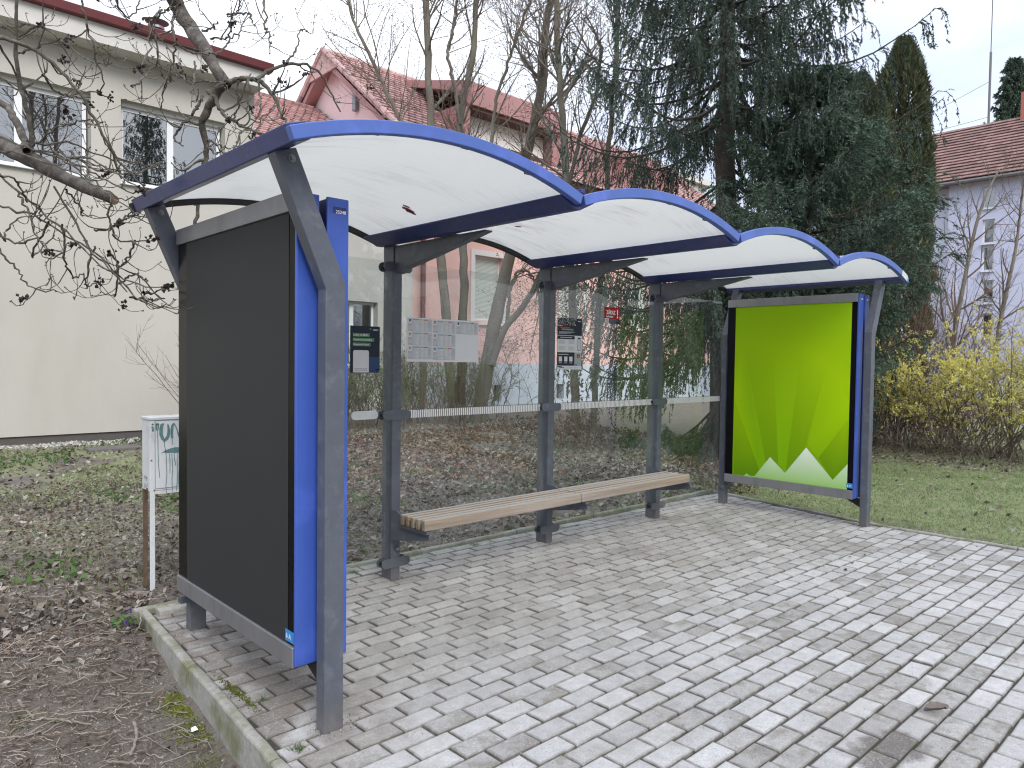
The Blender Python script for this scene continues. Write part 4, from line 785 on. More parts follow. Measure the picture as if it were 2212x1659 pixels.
DATA = {"ash":[[[-2.38,2.191,3.033,0.061],[-2.174,1.874,2.861,0.0574],[-1.941,1.533,2.714,0.0538],[-1.825,1.304,2.616,0.0504],[-1.799,1.163,2.564,0.047],[-1.75,0.999,2.497,0.0437],[-1.703,0.837,2.436,0.0406],[-1.651,0.716,2.372,0.0378],[-1.601,0.598,2.318,0.0351],[-1.565,0.493,2.277,0.0325],[-1.53,0.389,2.229,0.0299],[-1.496,0.287,2.194,0.0274],[-1.472,0.194,2.16,0.025]],[[-1.745,0.74,2.455,0.0204],[-1.751,0.891,2.614,0.0195],[-1.763,1.045,2.734,0.0186],[-1.79,1.212,2.812,0.0176],[-1.854,1.414,2.911,0.0165],[-1.961,1.665,3.195,0.0154]],[[-1.733,0.66,2.467,0.0126],[-1.751,0.614,2.585,0.0115],[-1.798,0.597,2.764,0.0103],[-1.818,0.552,2.866,0.0093],[-1.825,0.518,2.971,0.0082],[-1.827,0.48,3.115,0.0072],[-1.837,0.45,3.255,0.0063]],[[-1.993,0.444,2.895,0.0106],[-1.851,0.378,2.881,0.01],[-1.751,0.351,2.85,0.0094],[-1.666,0.336,2.777,0.0087],[-1.586,0.324,2.685,0.0081],[-1.538,0.346,2.622,0.0073],[-1.478,0.353,2.507,0.0066],[-1.429,0.371,2.422,0.0059],[-1.354,0.365,2.344,0.0051],[-1.289,0.371,2.288,0.0043],[-1.236,0.388,2.257,0.0035]],[[-1.924,1.854,5.106,0.0591],[-1.473,1.575,4.71,0.0578],[-1.076,1.341,4.183,0.0565],[-0.888,1.318,3.939,0.0549],[-0.793,1.388,3.807,0.0533],[-0.72,1.482,3.756,0.0515],[-0.694,1.341,3.609,0.0475],[-0.678,1.209,3.476,0.0437],[-0.67,1.087,3.368,0.04],[-0.68,0.98,3.241,0.0364],[-0.652,0.839,3.118,0.0329]],[[-0.652,0.839,3.118,0.0329],[-0.683,0.919,3.105,0.0303],[-0.692,0.976,3.04,0.0277],[-0.709,1.04,2.969,0.025],[-0.719,1.098,2.906,0.0223],[-0.682,1.112,2.823,0.0195],[-0.669,1.147,2.737,0.0167],[-0.681,1.201,2.529,0.0139],[-0.703,1.261,2.264,0.011]],[[-0.652,0.839,3.128,0.0185],[-0.598,0.72,3.141,0.0166],[-0.561,0.615,3.113,0.0148],[-0.54,0.523,3.055,0.0129],[-0.52,0.431,2.958,0.0112],[-0.515,0.354,2.853,0.0094],[-0.518,0.284,2.77,0.0077]],[[-0.604,0.516,3.075,0.0118],[-0.528,0.526,3.147,0.0108],[-0.451,0.534,3.206,0.0098],[-0.342,0.513,3.248,0.0088],[-0.248,0.502,3.255,0.0077],[-0.167,0.503,3.211,0.0066],[-0.094,0.508,3.106,0.0055],[-0.027,0.519,3.02,0.0043]],[[-0.704,1.025,3.112,0.0158],[-0.69,0.926,3.049,0.0137],[-0.7,0.848,2.946,0.0117],[-0.673,0.737,2.866,0.0097],[-0.626,0.606,2.798,0.0078],[-0.58,0.478,2.741,0.0059]],[[-0.69,1.149,3.116,0.0118],[-0.737,1.134,3.005,0.0102],[-0.799,1.133,2.917,0.0087],[-0.876,1.146,2.809,0.0071],[-0.883,1.095,2.765,0.0056],[-0.86,1.017,2.723,0.0041]],[[-0.871,1.066,3.587,0.0093],[-0.93,1.007,3.477,0.0083],[-0.952,0.912,3.351,0.0074],[-0.938,0.897,3.302,0.0066],[-0.859,0.931,3.287,0.0059],[-0.732,0.923,3.302,0.0051]],[[-0.688,0.752,3.503,0.004],[-0.644,0.711,3.509,0.0044],[-0.628,0.699,3.574,0.0047],[-0.635,0.708,3.645,0.005]],[[-1.634,0.129,3.09,0.005],[-1.604,0.144,2.984,0.0046],[-1.585,0.17,2.923,0.0043],[-1.553,0.187,2.883,0.004],[-1.545,0.224,2.811,0.0037],[-1.506,0.234,2.777,0.0033],[-1.497,0.271,2.734,0.003],[-1.5,0.321,2.714,0.0026]],[[-1.672,1.453,3.266,0.0063],[-1.579,1.323,3.359,0.0056],[-1.497,1.194,3.25,0.005],[-1.417,1.067,3.133,0.0043],[-1.365,0.969,3.083,0.0036],[-1.306,0.867,3.07,0.003]],[[-1.509,0.026,3.09,0.005],[-1.454,0.154,3.076,0.0045],[-1.379,0.266,3.098,0.004],[-1.3,0.379,3.245,0.0034],[-1.263,0.532,3.38,0.0028]],[[-1.254,0.479,3.208,0.0057],[-1.234,0.282,3.167,0.0046],[-1.24,0.112,3.149,0.0035],[-1.25,-0.057,3.104,0.0025]],[[-1.064,0.766,3.421,0.0062],[-1.184,0.603,3.263,0.0052],[-1.247,0.382,3.026,0.0042],[-1.34,0.192,2.86,0.0033],[-1.409,-0.017,2.766,0.0025]],[[-1.26,0.325,3.148,0.0055],[-1.225,0.363,3.095,0.005],[-1.193,0.399,2.944,0.0045],[-1.166,0.446,2.912,0.004],[-1.129,0.484,2.914,0.0035],[-1.106,0.541,3.026,0.0029]],[[-1.144,0.283,3.078,0.0056],[-1.123,0.372,3.06,0.005],[-1.109,0.466,2.986,0.0044],[-1.122,0.584,2.889,0.0037],[-1.103,0.673,2.806,0.003]],[[-1.2,0.88,2.973,0.0062],[-1.107,1.015,3.062,0.0053],[-1.011,1.148,3.195,0.0044],[-0.931,1.295,3.289,0.0034]],[[-1.03,-0.101,2.773,0.0053],[-1.018,0.099,2.841,0.0049],[-1.004,0.296,2.898,0.0043],[-1.007,0.508,2.936,0.0037],[-0.972,0.687,3.049,0.0031]],[[-0.948,0.573,3.099,0.0061],[-1.043,0.332,2.871,0.0043],[-1.137,0.092,2.675,0.0027]],[[-1.141,-0.507,2.653,0.0048],[-0.839,0.217,2.779,0.0044],[-0.56,0.964,2.944,0.0034]],[[-0.944,-0.155,2.802,0.0054],[-0.929,-0.15,2.717,0.0048],[-0.938,-0.122,2.64,0.0043],[-0.895,-0.142,2.596,0.0038],[-0.851,-0.159,2.635,0.0032],[-0.806,-0.176,2.7,0.0027]],[[-0.571,0.567,3.087,0.0065],[-0.6,0.457,2.906,0.0053],[-0.65,0.368,2.758,0.0041],[-0.719,0.3,2.672,0.003]],[[-0.694,-0.074,2.978,0.0057],[-0.568,0.065,3.135,0.0049],[-0.466,0.228,3.328,0.0041],[-0.342,0.366,3.401,0.0032]],[[-1.593,-0.012,3.025,0.0049],[-1.338,1.178,3.583,0.0031]],[[-0.838,-0.131,2.553,0.0055],[-0.973,-0.164,2.548,0.0044],[-1.04,-0.266,2.463,0.0034],[-1.106,-0.368,2.374,0.0025]],[[-1.778,1.288,2.972,0.006],[-1.677,1.339,2.938,0.0056],[-1.564,1.38,2.92,0.0051],[-1.431,1.405,2.98,0.0045],[-1.285,1.419,3.062,0.004],[-1.164,1.453,3.06,0.0034]],[[-1.881,0.571,2.908,0.0052],[-1.809,0.654,2.825,0.0049],[-1.751,0.752,2.768,0.0046],[-1.679,0.836,2.687,0.0042],[-1.592,0.902,2.564,0.0039],[-1.5,0.967,2.487,0.0035],[-1.466,1.088,2.441,0.003]],[[-1.706,0.564,2.812,0.0054],[-1.609,0.806,2.819,0.0047],[-1.486,1.024,2.87,0.004],[-1.333,1.216,2.958,0.0032]],[[-1.693,1.326,3.146,0.0062],[-1.643,1.067,3.112,0.0052],[-1.592,0.808,3.102,0.0043],[-1.547,0.553,3.045,0.0034],[-1.551,0.345,3.02,0.0026]],[[-1.735,1.568,3.369,0.0064],[-1.677,1.47,3.347,0.0053],[-1.62,1.374,3.353,0.0042],[-1.57,1.284,3.331,0.0031]],[[-1.77,1.331,3.208,0.0061],[-1.68,1.405,3.249,0.0052],[-1.585,1.477,3.349,0.0042],[-1.486,1.548,3.512,0.0032]],[[-1.021,0.159,3.002,0.0056],[-0.925,0.271,3.063,0.0051],[-0.819,0.378,3.208,0.0045],[-0.717,0.486,3.311,0.0039],[-0.619,0.601,3.495,0.0032]],[[-0.821,0.792,3.384,0.0065],[-0.971,0.244,3.172,0.0043],[-1.147,-0.278,2.98,0.0025]],[[-0.8,0.718,3.319,0.0064],[-0.832,0.391,3.208,0.0045],[-0.91,0.109,3.174,0.0028]],[[-0.922,0.168,3.241,0.0057],[-0.919,-0.116,3.156,0.004],[-0.989,-0.335,2.997,0.0025]],[[-0.648,0.31,3.463,0.0061],[-0.713,0.145,3.223,0.0049],[-0.764,-0.028,3.083,0.0037],[-0.842,-0.176,2.956,0.0027]],[[-0.973,0.908,3.07,0.0064],[-1.097,0.528,2.989,0.0044],[-1.163,0.086,2.799,0.0027]],[[-1.316,0.648,2.374,0.0059],[-1.357,0.647,2.49,0.0051],[-1.392,0.637,2.534,0.0043],[-1.438,0.64,2.629,0.0035],[-1.483,0.643,2.74,0.0028]],[[-1.129,0.568,2.485,0.006],[-1.228,0.521,2.421,0.0052],[-1.312,0.459,2.359,0.0045],[-1.417,0.419,2.358,0.0038],[-1.529,0.388,2.373,0.0032],[-1.632,0.347,2.361,0.0026]],[[-1.157,-0.182,2.44,0.0051],[-0.948,0.236,2.554,0.0043],[-0.716,0.631,2.655,0.0032]],[[-0.878,0.587,2.632,0.0062],[-0.862,0.481,2.567,0.0046],[-0.846,0.378,2.559,0.003]],[[-1.858,1.289,2.477,0.0065],[-1.807,1.121,2.381,0.006],[-1.716,0.914,2.245,0.0055],[-1.65,0.731,2.113,0.0051],[-1.568,0.533,2.0,0.0047],[-1.53,0.376,1.877,0.0043],[-1.494,0.224,1.813,0.0039],[-1.442,0.056,1.739,0.0035],[-1.393,-0.107,1.707,0.0031],[-1.365,-0.248,1.712,0.0028]],[[-1.585,0.929,2.328,0.0063],[-1.533,0.745,2.146,0.0058],[-1.526,0.607,2.028,0.0053],[-1.499,0.451,1.915,0.0049],[-1.485,0.309,1.849,0.0044],[-1.453,0.149,1.758,0.004],[-1.415,-0.018,1.645,0.0035],[-1.398,-0.162,1.608,0.0031],[-1.387,-0.297,1.627,0.0027]],[[-1.843,1.325,2.264,0.0065],[-1.726,1.162,2.205,0.006],[-1.645,1.034,2.168,0.0055],[-1.566,0.905,2.073,0.0051],[-1.488,0.779,2.008,0.0046],[-1.422,0.663,1.93,0.0041],[-1.38,0.57,1.852,0.0037],[-1.338,0.476,1.732,0.0032]],[[-1.439,0.437,1.935,0.006],[-1.345,0.6,1.888,0.0053],[-1.304,0.809,1.739,0.0045],[-1.262,1.025,1.746,0.0036]],[[-1.442,0.69,1.989,0.0062],[-1.455,0.748,1.919,0.0056],[-1.453,0.789,1.818,0.0048],[-1.456,0.838,1.775,0.0041],[-1.385,0.82,1.803,0.0034]],[[-1.744,-0.034,1.974,0.0051],[-1.712,0.078,1.831,0.0044],[-1.663,0.179,1.755,0.0037],[-1.592,0.263,1.794,0.0029]],[[-1.961,0.209,1.89,0.0051],[-1.924,0.19,1.819,0.0047],[-1.886,0.171,1.797,0.0042],[-1.857,0.159,1.718,0.0037],[-1.81,0.131,1.683,0.0032],[-1.748,0.091,1.685,0.0028]],[[-1.753,0.196,2.015,0.0053],[-1.765,0.57,1.884,0.0049],[-1.689,0.868,1.928,0.0042],[-1.551,1.113,2.083,0.0035]],[[-1.563,-0.099,2.09,0.0052],[-1.562,-0.049,2.035,0.0046],[-1.524,-0.034,1.929,0.0041],[-1.429,-0.07,1.93,0.0035],[-1.378,-0.061,1.957,0.0029]],[[-1.371,0.217,1.975,0.0058],[-1.325,0.523,1.912,0.0047],[-1.294,0.844,1.882,0.0035]],[[-1.393,0.894,2.109,0.0065],[-1.35,0.787,2.102,0.0054],[-1.285,0.663,2.171,0.0044],[-1.218,0.533,2.163,0.0033]],[[-1.935,0.378,2.241,0.0053],[-1.842,0.426,2.24,0.0048],[-1.795,0.514,2.157,0.0043],[-1.715,0.574,2.151,0.0037],[-1.695,0.688,2.086,0.0031]],[[-1.869,1.009,2.581,0.0061],[-1.752,0.689,2.455,0.0053],[-1.636,0.373,2.389,0.0046],[-1.559,0.094,2.311,0.0039],[-1.538,-0.134,2.211,0.0032],[-1.514,-0.364,2.117,0.0026]],[[-1.707,0.814,2.475,0.0061],[-1.585,0.614,2.418,0.0054],[-1.499,0.446,2.333,0.0048],[-1.435,0.3,2.251,0.0041],[-1.384,0.166,2.197,0.0035],[-1.359,0.06,2.212,0.0029]],[[-1.599,0.579,2.254,0.0059],[-1.521,0.626,2.175,0.0046],[-1.495,0.724,2.149,0.0033]],[[-1.562,0.663,2.475,0.0061],[-1.497,0.557,2.382,0.0051],[-1.413,0.434,2.347,0.0041],[-1.309,0.294,2.328,0.0031]],[[-1.891,0.795,2.017,0.0059],[-1.825,0.548,1.943,0.0048],[-1.765,0.309,1.95,0.0037],[-1.767,0.125,1.867,0.0028]],[[-1.886,0.726,2.393,0.0058],[-1.878,0.62,2.401,0.0052],[-1.833,0.477,2.382,0.0047],[-1.753,0.299,2.312,0.0042],[-1.64,0.09,2.232,0.0036],[-1.57,-0.08,2.128,0.0032],[-1.503,-0.247,2.029,0.0027]],[[-1.913,0.716,2.06,0.0058],[-1.839,0.682,1.956,0.0051],[-1.853,0.737,2.001,0.0045],[-1.796,0.728,2.105,0.0038],[-1.718,0.695,2.112,0.0031]],[[-1.351,0.577,1.782,0.0062],[-1.342,0.321,1.822,0.0045],[-1.354,0.081,1.761,0.003]],[[-1.494,-0.331,1.673,0.005],[-1.376,-0.052,1.692,0.0042],[-1.216,0.19,1.753,0.0031]],[[-1.482,-0.088,1.663,0.0053],[-1.316,0.21,1.677,0.0045],[-1.139,0.496,1.711,0.0033]],[[-1.5,0.197,2.011,0.0056],[-1.469,0.174,2.038,0.0043],[-1.4,0.115,2.094,0.0029]],[[-1.728,1.144,2.323,0.0064],[-1.708,0.889,2.154,0.0052],[-1.723,0.668,2.01,0.004],[-1.729,0.442,1.943,0.003]],[[-1.699,0.347,2.384,0.0056],[-1.604,0.254,2.28,0.0049],[-1.527,0.18,2.202,0.0042],[-1.46,0.115,2.151,0.0036],[-1.373,0.035,2.179,0.0029]],[[-1.748,0.578,2.447,0.0058],[-1.692,0.317,2.496,0.0046],[-1.645,0.062,2.488,0.0036],[-1.615,-0.18,2.427,0.0026]],[[-1.754,0.677,2.493,0.0059],[-1.648,0.729,2.498,0.0055],[-1.537,0.778,2.561,0.005],[-1.433,0.83,2.534,0.0046],[-1.279,0.836,2.505,0.0041],[-1.107,0.826,2.521,0.0035]]],"bare":[[[8.182,9.425,0.107,0.1412],[8.115,9.501,0.398,0.1347],[8.052,9.643,2.22,0.1281],[8.002,9.739,3.304,0.1216],[7.942,9.834,4.171,0.1151],[7.88,9.951,5.472,0.1086],[7.852,10.044,6.925,0.1021],[7.824,10.112,7.858,0.0956],[7.813,10.168,8.867,0.0891],[7.794,10.228,9.811,0.0825],[7.795,10.286,11.113,0.076]],[[8.333,9.42,0.101,0.1311],[8.329,9.437,0.395,0.1251],[8.4,9.452,2.23,0.1192],[8.43,9.473,3.322,0.1132],[8.425,9.516,4.151,0.1073],[8.41,9.59,5.505,0.1013],[8.413,9.652,6.934,0.0953],[8.445,9.651,7.59,0.0894],[8.637,9.504,8.346,0.0834],[8.677,9.494,8.958,0.0775],[8.729,9.487,9.876,0.0715],[8.822,9.448,10.969,0.0655]],[[7.56,7.945,0.028,0.198],[7.606,7.911,0.256,0.1873],[7.719,7.846,1.168,0.1766],[7.892,7.736,2.359,0.1659],[8.032,7.64,3.153,0.1551],[8.148,7.557,3.748,0.1444],[8.307,7.46,4.939,0.1337],[8.412,7.401,5.831,0.1229],[8.568,7.296,6.773,0.1122],[8.715,7.192,7.518,0.1015],[8.693,7.238,8.092,0.0908],[8.829,7.156,9.103,0.08],[8.913,7.12,10.094,0.0693]],[[7.74,7.693,1.27,0.0885],[7.86,7.604,1.794,0.0836],[8.012,7.481,2.256,0.0787],[8.244,7.272,2.489,0.0738],[8.439,7.111,3.009,0.0689],[8.547,7.022,3.298,0.0639],[8.766,6.862,4.335,0.059],[9.029,6.658,5.323,0.0541],[9.147,6.583,6.112,0.0492],[9.446,6.345,7.1,0.0443],[9.53,6.31,8.084,0.0394]],[[7.99,7.499,2.198,0.0492],[8.042,7.484,2.944,0.0418],[8.172,7.378,3.32,0.0344],[8.359,7.199,3.266,0.0271],[8.479,7.068,2.895,0.0197]],[[7.594,5.164,0.099,0.0949],[7.594,5.23,1.564,0.0906],[7.59,5.264,2.253,0.0862],[7.58,5.305,2.942,0.0819],[7.548,5.374,3.803,0.0776],[7.538,5.415,4.492,0.0733],[7.494,5.522,5.956,0.069],[7.448,5.624,7.248,0.0647],[7.433,5.696,8.54,0.0604]],[[8.62,5.569,0.054,0.0741],[8.687,5.6,2.138,0.0701],[8.771,5.579,3.435,0.0662],[8.838,5.561,4.454,0.0622],[8.877,5.566,5.381,0.0582],[9.022,5.513,7.234,0.0543],[9.073,5.527,8.623,0.0503],[9.117,5.519,9.364,0.0463]],[[8.349,9.574,6.902,0.0543],[8.279,9.673,7.649,0.0489],[8.133,9.85,8.515,0.0434],[8.302,9.73,9.386,0.038],[8.355,9.728,10.472,0.0326]],[[7.516,7.479,4.05,0.0479],[7.515,7.55,5.582,0.0431],[7.599,7.522,6.732,0.0383],[7.893,7.296,7.887,0.0335],[8.186,7.071,9.041,0.0287]],[[7.863,10.611,4.469,0.0671],[7.729,10.838,6.701,0.0604],[7.495,11.094,7.478,0.0537],[7.104,11.518,8.7,0.047],[6.79,11.854,9.588,0.0402],[6.642,12.044,10.702,0.0335]]],"sap":[[[16.674,1.484,1.819,0.0597],[16.767,1.431,2.581,0.0535],[16.887,1.351,3.343,0.0473],[17.038,1.252,4.296,0.0411],[17.127,1.19,4.792,0.0349],[17.244,1.101,5.251,0.0287],[17.359,1.009,5.633,0.0225],[17.53,0.865,6.016,0.0163]],[[17.421,0.779,1.833,0.0543],[17.514,0.726,2.595,0.048],[17.663,0.623,3.434,0.0416],[17.783,0.541,4.12,0.0353],[17.846,0.509,4.729,0.029],[17.91,0.479,5.415,0.0226],[17.972,0.445,5.948,0.0163]]]}
STICKS = [('pale crooked pair of sticks lying at the left edge', [(-1.95, 0.258, -0.1), (-1.896, 0.26, -0.1), (-1.838, 0.278, -0.1), (-1.775, 0.423, -0.1), (-1.753, 0.256, -0.1)], 0.0049, 0.0039), ('stick curving up from the left edge, above the others', [(-1.931, 0.395, -0.1), (-1.875, 0.399, -0.1), (-1.817, 0.404, -0.1), (-1.757, 0.445, -0.1)], 0.0045, 0.0036), ('short thick peeled stick with reddish bark, topmost of the loose ones', [(-1.76, 0.029, -0.1), (-1.707, -0.05, -0.1), (-1.646, -0.117, -0.1)], 0.0067, 0.0054), ('stubby peeled stick standing out vertically near the bottom', [(-1.632, -0.66, -0.1), (-1.644, -0.747, -0.1), (-1.677, -0.833, -0.1), (-1.711, -0.901, -0.1)], 0.0069, 0.0055), ('long knobbly stick lying across the lower left', [(-1.9, -0.37, -0.1), (-1.861, -0.417, -0.1), (-1.811, -0.488, -0.1), (-1.762, -0.563, -0.1)], 0.0049, 0.0039), ('short stick at the left, angled down to the knobbly one', [(-1.945, -0.157, -0.1), (-1.935, -0.247, -0.1), (-1.924, -0.348, -0.1)], 0.0056, 0.0045), ('thin light stick slanting up near the left', [(-1.857, 0.014, -0.1), (-1.812, 0.063, -0.1), (-1.763, 0.108, -0.1)], 0.0036, 0.0029), ('pale stick lying level at the bottom edge', [(-1.789, -0.899, -0.1), (-1.749, -0.949, -0.1), (-1.68, -1.021, -0.1)], 0.0053, 0.0042), ('stick leaning on the kerb corner beside the violets', [(-1.4, 0.258, -0.1), (-1.36, 0.19, -0.0), (-1.315, 0.33, 0.04)], 0.0041, 0.0033), ('pale stick at the lower left corner', [(-2.051, -0.447, -0.1), (-2.004, -0.482, -0.1), (-1.95, -0.496, -0.1)], 0.0041, 0.0033), ('small light stick beside the kerb under the ground moss', [(-1.427, 0.01, -0.1), (-1.401, 0.01, -0.1), (-1.371, 0.013, -0.1)], 0.0039, 0.0031), ('thin forked twig sweeping down to the right by the kerb', [(-1.644, -0.747, -0.1), (-1.611, -0.914, -0.1), (-1.582, -1.027, -0.1)], 0.0016, 0.0013), ('short mossy stick near the middle of the soil', [(-1.54, 1.188, -0.07), (-1.491, 1.163, -0.07), (-1.45, 1.177, -0.07)], 0.0056, 0.0045)]
# ------------------------------------------------------------------ buildings
def wall(mb, x0, x1, z0, z1, y, th, holes, col=None, axis='y', front=-1):
    """wall slab with rectangular openings (a,b,c,d); the face seen is at y, the slab goes back by th"""
    xs = sorted({x0, x1, *[h[0] for h in holes], *[h[1] for h in holes]}); zs_ = sorted({z0, z1, *[h[2] for h in holes], *[h[3] for h in holes]})
    def P(a, d, z): return (a, y+d, z) if axis == 'y' else (y+d, a, z)
    for a, b_ in zip(xs[:-1], xs[1:]):
        for c, d in zip(zs_[:-1], zs_[1:]):
            if any(h[0] <= a and b_ <= h[1] and h[2] <= c and d <= h[3] for h in holes): continue
            mb.add([P(a, 0, c), P(b_, 0, c), P(b_, 0, d), P(a, 0, d)], [(0, 1, 2, 3)])
    for (a, b_, c, d) in holes:
        mb.add([P(a, 0, c), P(a, th, c), P(a, th, d), P(a, 0, d)], [(0, 1, 2, 3)]); mb.add([P(b_, 0, c), P(b_, th, c), P(b_, th, d), P(b_, 0, d)], [(0, 1, 2, 3)])
        mb.add([P(a, 0, c), P(b_, 0, c), P(b_, th, c), P(a, th, c)], [(0, 1, 2, 3)]); mb.add([P(a, 0, d), P(b_, 0, d), P(b_, th, d), P(a, th, d)], [(0, 1, 2, 3)])
def tiles(mb, p0, u, v, nu, nv, w, l, t=.018, round_=True, skip=None):
    """courses of roof tiles on the plane p0 + a*u + b*v (u along the eave, v up the slope)"""
    p0, u, v = (np.array(a, float) for a in (p0, u, v)); n = np.cross(u, v); n = n if n[2] > 0 else -n
    V = []; F_ = []
    a = np.array([(-.5, 0), (-.28, -.16), (.0, -.22), (.28, -.16), (.5, 0)]) if round_ else np.array([(-.5, 0), (-.25, 0.03), (0, 0.0), (.25, -.03), (.5, 0)])
    for r in range(nv):
        for c in range(nu):
            if skip and skip(c*w, r*l): continue
            o = p0+u*((c+.5+(.5 if (r % 2 and round_) else 0))*w)+v*(r*l+rng.normal(0, .004))
            h0, h1 = t*1.6+rng.normal(0, .003), 0.004
            top = [o+u*(q_[0]*w*.985)+v*(q_[1]*l*1.0)+n*h0 for q_ in a]+[o+u*w*.492+v*l*1.05+n*h1, o-u*w*.492+v*l*1.05+n*h1]
            low = [x-n*t for x in top[:5]]
            k = len(V); V += top+low
            F_ += [('t', [k+i_ for i_ in range(7)])]+[('q', [k+i_, k+i_+1, k+7+i_+1, k+7+i_]) for i_ in range(4)]
    V = np.array(V); b0 = mb.n
    mb.v.append(V); mb.col.append(np.ones((len(V), 4))); mb.n += len(V)
    mb.f.setdefault((7, 0), []).append((np.array([f[1] for f in F_ if f[0] == 't'])+b0, 0)); mb.f.setdefault((4, 0), []).append((np.array([f[1] for f in F_ if f[0] == 'q'])+b0, 0))
def window(parent, x0, x1, z0, z1, y, mulls=(), fr=.07, nm='window', axis='y', glass='window', sill=True, frame='pvc'):
    def B(mb, a, b_, d0, d1, c, d): return mb.box(a, b_, y+d0, y+d1, c, d) if axis == 'y' else mb.box(y+d0, y+d1, a, b_, c, d)
    mb = MB(); B(mb, x0, x0+fr, 0, .06, z0, z1); B(mb, x1-fr, x1, 0, .06, z0, z1); B(mb, x0+fr, x1-fr, 0, .06, z0, z0+fr); B(mb, x0+fr, x1-fr, 0, .06, z1-fr, z1)
    for m_ in mulls: B(mb, m_-fr*.9, m_+fr*.9, 0, .06, z0+fr, z1-fr)
    w = mb.build(nm, M[frame], parent)
    e = [x0+fr]+[k for m_ in mulls for k in (m_-fr*.9, m_+fr*.9)]+[x1-fr]
    for a, b_ in zip(e[::2], e[1::2]):
        mb = MB(); B(mb, a+.002, b_-.002, .02, .028, z0+fr+.002, z1-fr-.002); mb.build('pane', M[glass], w)
    if sill:
        mb = MB(); B(mb, x0-.04, x1+.04, -.22, -.002, z0-.045, z0-.012); mb.build('sill', M['pvc'], w)
    return w
# cream building on the left
cb = thing('cream_building', 'cream rendered building with white windows and a dark red gutter', 'building', (0, 9, 0))
YW = 8.6
mb = MB(); holes = [(-1.32, .41, 4.08, 5.33), (.82, 2.43, 4.08, 5.345), (-3.9, -2.2, 4.08, 5.33), (-6.4, -4.7, 4.08, 5.33)]
wall(mb, -12, 2.94, .20, 6.02, YW, .22, holes); mb.add([(2.94, YW, .2), (2.94, 17, .2), (2.94, 17, 6.3), (2.94, YW, 6.3)], [(0, 1, 2, 3)])
mb.build('wall', M['plaster'], cb)
mb = MB(); mb.box(-12, 2.93, YW+.03, 16.9, -.3, .199); mb.build('base_strip', mat('dark_base', (.10, .09, .085), .9), cb)
for (a, b_, c, d) in holes: window(cb, a+.02, b_-.03, c+.0, d-.075, YW+.16, mulls=((a+b_)/2-.03,) if a > -2 else ((a+b_)/2,), fr=.055)
for (a, b_, c, d) in holes: 
    mb = MB(); mb.box(a, b_, YW+.10, YW+.22, d-.072, d-.001); mb.build('blind_box', M['fascia'], cb)
mb = MB(); mb.box(-12, 2.94, 8.24, YW-.002, 5.96, 6.02); mb.box(-12, 2.94, YW+.225, 17, 5.96, 6.02); mb.build('soffit', M['fascia'], cb)
mb = MB(); mb.box(-12, 2.95, 8.20, 8.238, 5.955, 6.24); mb.build('fascia_board', M['fascia'], cb, bevel=.004)
mb = MB(); mb.prism([(8.18, 6.235), (8.10, 6.25), (8.085, 6.36), (8.11, 6.375), (8.13, 6.29), (8.30, 6.29), (8.30, 6.235)], -12, 3.06, 'x'); mb.build('gutter', M['redmetal'], cb)
mb = MB(); mb.prism([(8.24, 6.30), (17, 6.75), (17, 6.80), (8.24, 6.35)], -12, 3.0, 'x'); mb.build('roof', M['redmetal'], cb)
vt = MB(); vt.cyl((1.66, 9.6, 6.3), (1.66, 9.6, 6.98), .07, 14); vt.cyl((1.66, 9.6, 6.98), (1.66, 9.6, 7.02), .12, 16); v_ = vt.build('vent_pipe', M['alu'], cb)
vt = MB(); vt.cyl((1.66, 9.6, 7.10), (1.66, 9.6, 7.17), .19, 18, .03); vt.cyl((1.66, 9.6, 7.02), (1.66, 9.6, 7.10), .02, 6); vt.build('vent_cap', M['alu'], v_)
# lower wing and pink house
pw = thing('rendered_wing', 'grey cream lower wing with a red tiled roof between the cream building and pink house', 'building', (5.5, 13, 0))
YG_ = 11.2
mb = MB(); hw_ = [(5.9, 7.16, 1.2, 2.74), (3.6, 4.7, 1.2, 2.74)]
wall(mb, 2.945, 8.18, .0, 5.45, YG_, .22, hw_); mb.build('wall', M['plaster2'], pw)
for h_ in hw_: window(pw, h_[0]+.02, h_[1]-.02, h_[2], h_[3], YG_+.16, mulls=((h_[0]+h_[1])/2,), fr=.06)
e0, sl = np.array((2.98, 10.75, 5.52)), np.array((0, 5.53, 3.38)); sl_n = sl/np.linalg.norm(sl)
mb = MB(); mb.prism([(10.75, 5.50), (16.28, 8.88), (21.5, 5.7), (21.5, 5.6), (16.28, 8.74), (10.75, 5.36)], 2.98, 8.19, 'x'); mb.build('roof', M['under'], pw)
mb = MB(); tiles(mb, (2.98, 10.70, 5.485), (1, 0, 0), sl_n, 23, 31, .22, .21, t=.034); mb.build('roof_tiles', M['tile'], pw, kind='stuff')
ph_ = thing('pink_house', 'pink house with red tiled roof, dormer and blue grey plinth', 'building', (14, 14, 0))
YP = 11.5; XG = 8.2
mb = MB(); ho = [(10.46, 11.5, 2.50, 4.28), (13.98, 15.02, 2.50, 4.28), (17.5, 18.5, 2.5, 4.28)]
wall(mb, XG, 24, 1.28, 6.9, YP, .22, ho); mb.build('wall', M['pink'], ph_)
mb = MB(); mb.add([(XG, YP, 0), (XG, 19.0, 0), (XG, 19.0, 6.9), (XG, 16.5, 9.15), (XG, 15.15, 9.95), (XG, 13.8, 9.0), (XG, YP, 6.9)], np.array([[0, 1, 2, 3, 4, 5, 6]])); mb.build('gable_wall', mat('pale_pink_render', (.80, .62, .60), .9, 0, .05, 1), ph_)
mb = MB(); hb = [(11.20, 11.50, .22, .68), (13.80, 14.14, .22, .68), (16.6, 16.94, .22, .68)]
